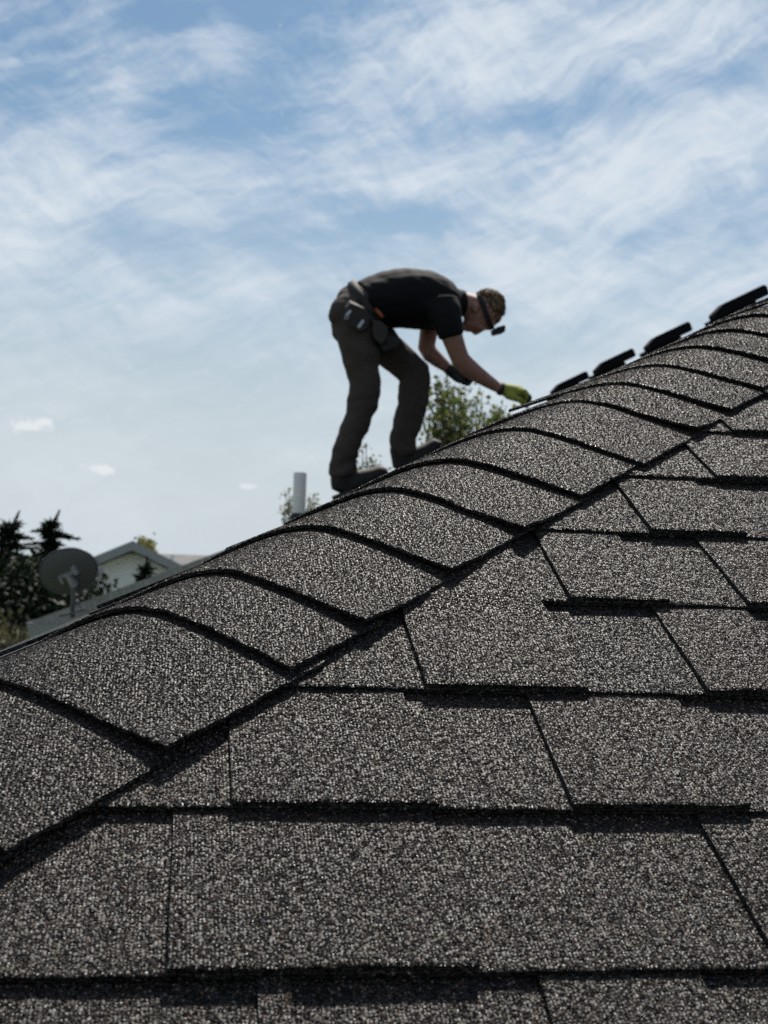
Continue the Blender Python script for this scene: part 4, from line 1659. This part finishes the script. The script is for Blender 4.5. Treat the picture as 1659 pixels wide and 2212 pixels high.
pr = [(-38, -22), (-30, -26), (30, -22), (38, -14), (44, 14), (38, 23), (-8, 20), (-40, 8)]
mb.prism([c + (a1 * x_ + b1 * y_) * MPP - GY * 0.03 for x_, y_ in pr], GY * 0.06)
mb.build('head_lamp', m_band, band)

# tool belt with pouches
mb = MB()
n_s = 40
vs, fs = [], []
for j in range(n_s):
    th = 2 * math.pi * j / n_s
    cx, cy = 400 - 92 * math.cos(th), 335 - 150 * math.cos(th)
    dd = 0.158 * math.sin(th)
    for k2 in (1.06, 1.0):
        for wx, wy in ((-26, 14), (24, -14)):
            vs.append(Z(400 + (cx - 400) * k2 + wx, 335 + (cy - 335) * k2 + wy, dd * k2))
for j in range(n_s):
    a, b_ = j * 4, ((j + 1) % n_s) * 4
    fs += [(a, a + 1, b_ + 1, b_), (a + 2, b_ + 2, b_ + 3, a + 3), (a, b_, b_ + 2, a + 2), (a + 1, a + 3, b_ + 3, b_ + 1)]
mb.add(vs, fs)
belt = mb.build('tool_belt', m_pouch, man, True)
PD = -0.175


def pouch(pts, d0, d1, mat, nm):
    mb = MB()
    cx = sum(q[0] for q in pts) / len(pts)
    cy = sum(q[1] for q in pts) / len(pts)
    n = len(pts)
    lay = [(d0, 1.0), (d0 - (d0 - d1) * 0.7, 0.98), (d1, 0.84)]
    vs = [Z(cx + (x_ - cx) * k2, cy + (y_ - cy) * k2, dd) for dd, k2 in lay for x_, y_ in pts]
    fs = [(i + l_ * n, (i + 1) % n + l_ * n, (i + 1) % n + (l_ + 1) * n, i + (l_ + 1) * n) for l_ in range(2) for i in range(n)]
    fs += [tuple(range(n)), tuple(range(2 * n, 3 * n))[::-1]]
    mb.add(vs, fs)
    return mb.build(nm, mat, belt)


pouch([(290, 300), (400, 345), (440, 420), (420, 500), (360, 525), (290, 480), (248, 430), (262, 340)], -0.10, -0.215, m_pouch, 'pouch')
pouch([(440, 430), (500, 440), (545, 480), (540, 560), (500, 600), (455, 560), (432, 500)], -0.08, -0.205, m_pouch2, 'pouch')
pouch([(470, 560), (560, 520), (640, 560), (600, 610), (520, 640), (480, 610)], -0.04, -0.15, m_pouch, 'pouch')
mb = MB()
for (x0, y0), (x1, y1), hw in (((300, 368), (272, 402), 9), ((384, 432), (350, 480), 9)):
    a, b_ = Z(x0, y0, -0.219), Z(x1, y1, -0.219)
    d_ = (b_ - a)
    s_ = d_.cross(GY).normalized() * hw * MPP
    mb.prism([a - s_, a + s_, b_ + s_, b_ - s_], GY * 0.006)
mb.build('metal_clip', m_steel, belt)
mb = MB()
mb.tube([Z(274 + 11 * math.cos(q), 417 + 11 * math.sin(q), -0.222) for q in [2 * math.pi * j / 16 for j in range(17)]], 0.003, 6, cap=False)
mb.build('ring', m_steel, belt, True)
mb = MB()
sweep(mb, [(462, 362, -0.15, 12, 12), (485, 385, -0.165, 14, 13), (508, 415, -0.17, 11, 11)], 12)
mb.build('tool_handle', m_orange, belt, True)

# shingle that the lime glove presses down, and the nailed one under it
hand = Z(1440, 1010, gd)
mb = MB()
c = hand + GX * 0.055 - GZ * 0.006
ax = (GX * 0.905 + GZ * 0.425).normalized()
nn_ = ax.cross(GY).normalized()
if nn_.z < 0:
    nn_ = -nn_
mb.box(c - nn_ * 0.004 + ax * 0.03, ax * 0.13, GY * 0.15, nn_ * 0.0045)
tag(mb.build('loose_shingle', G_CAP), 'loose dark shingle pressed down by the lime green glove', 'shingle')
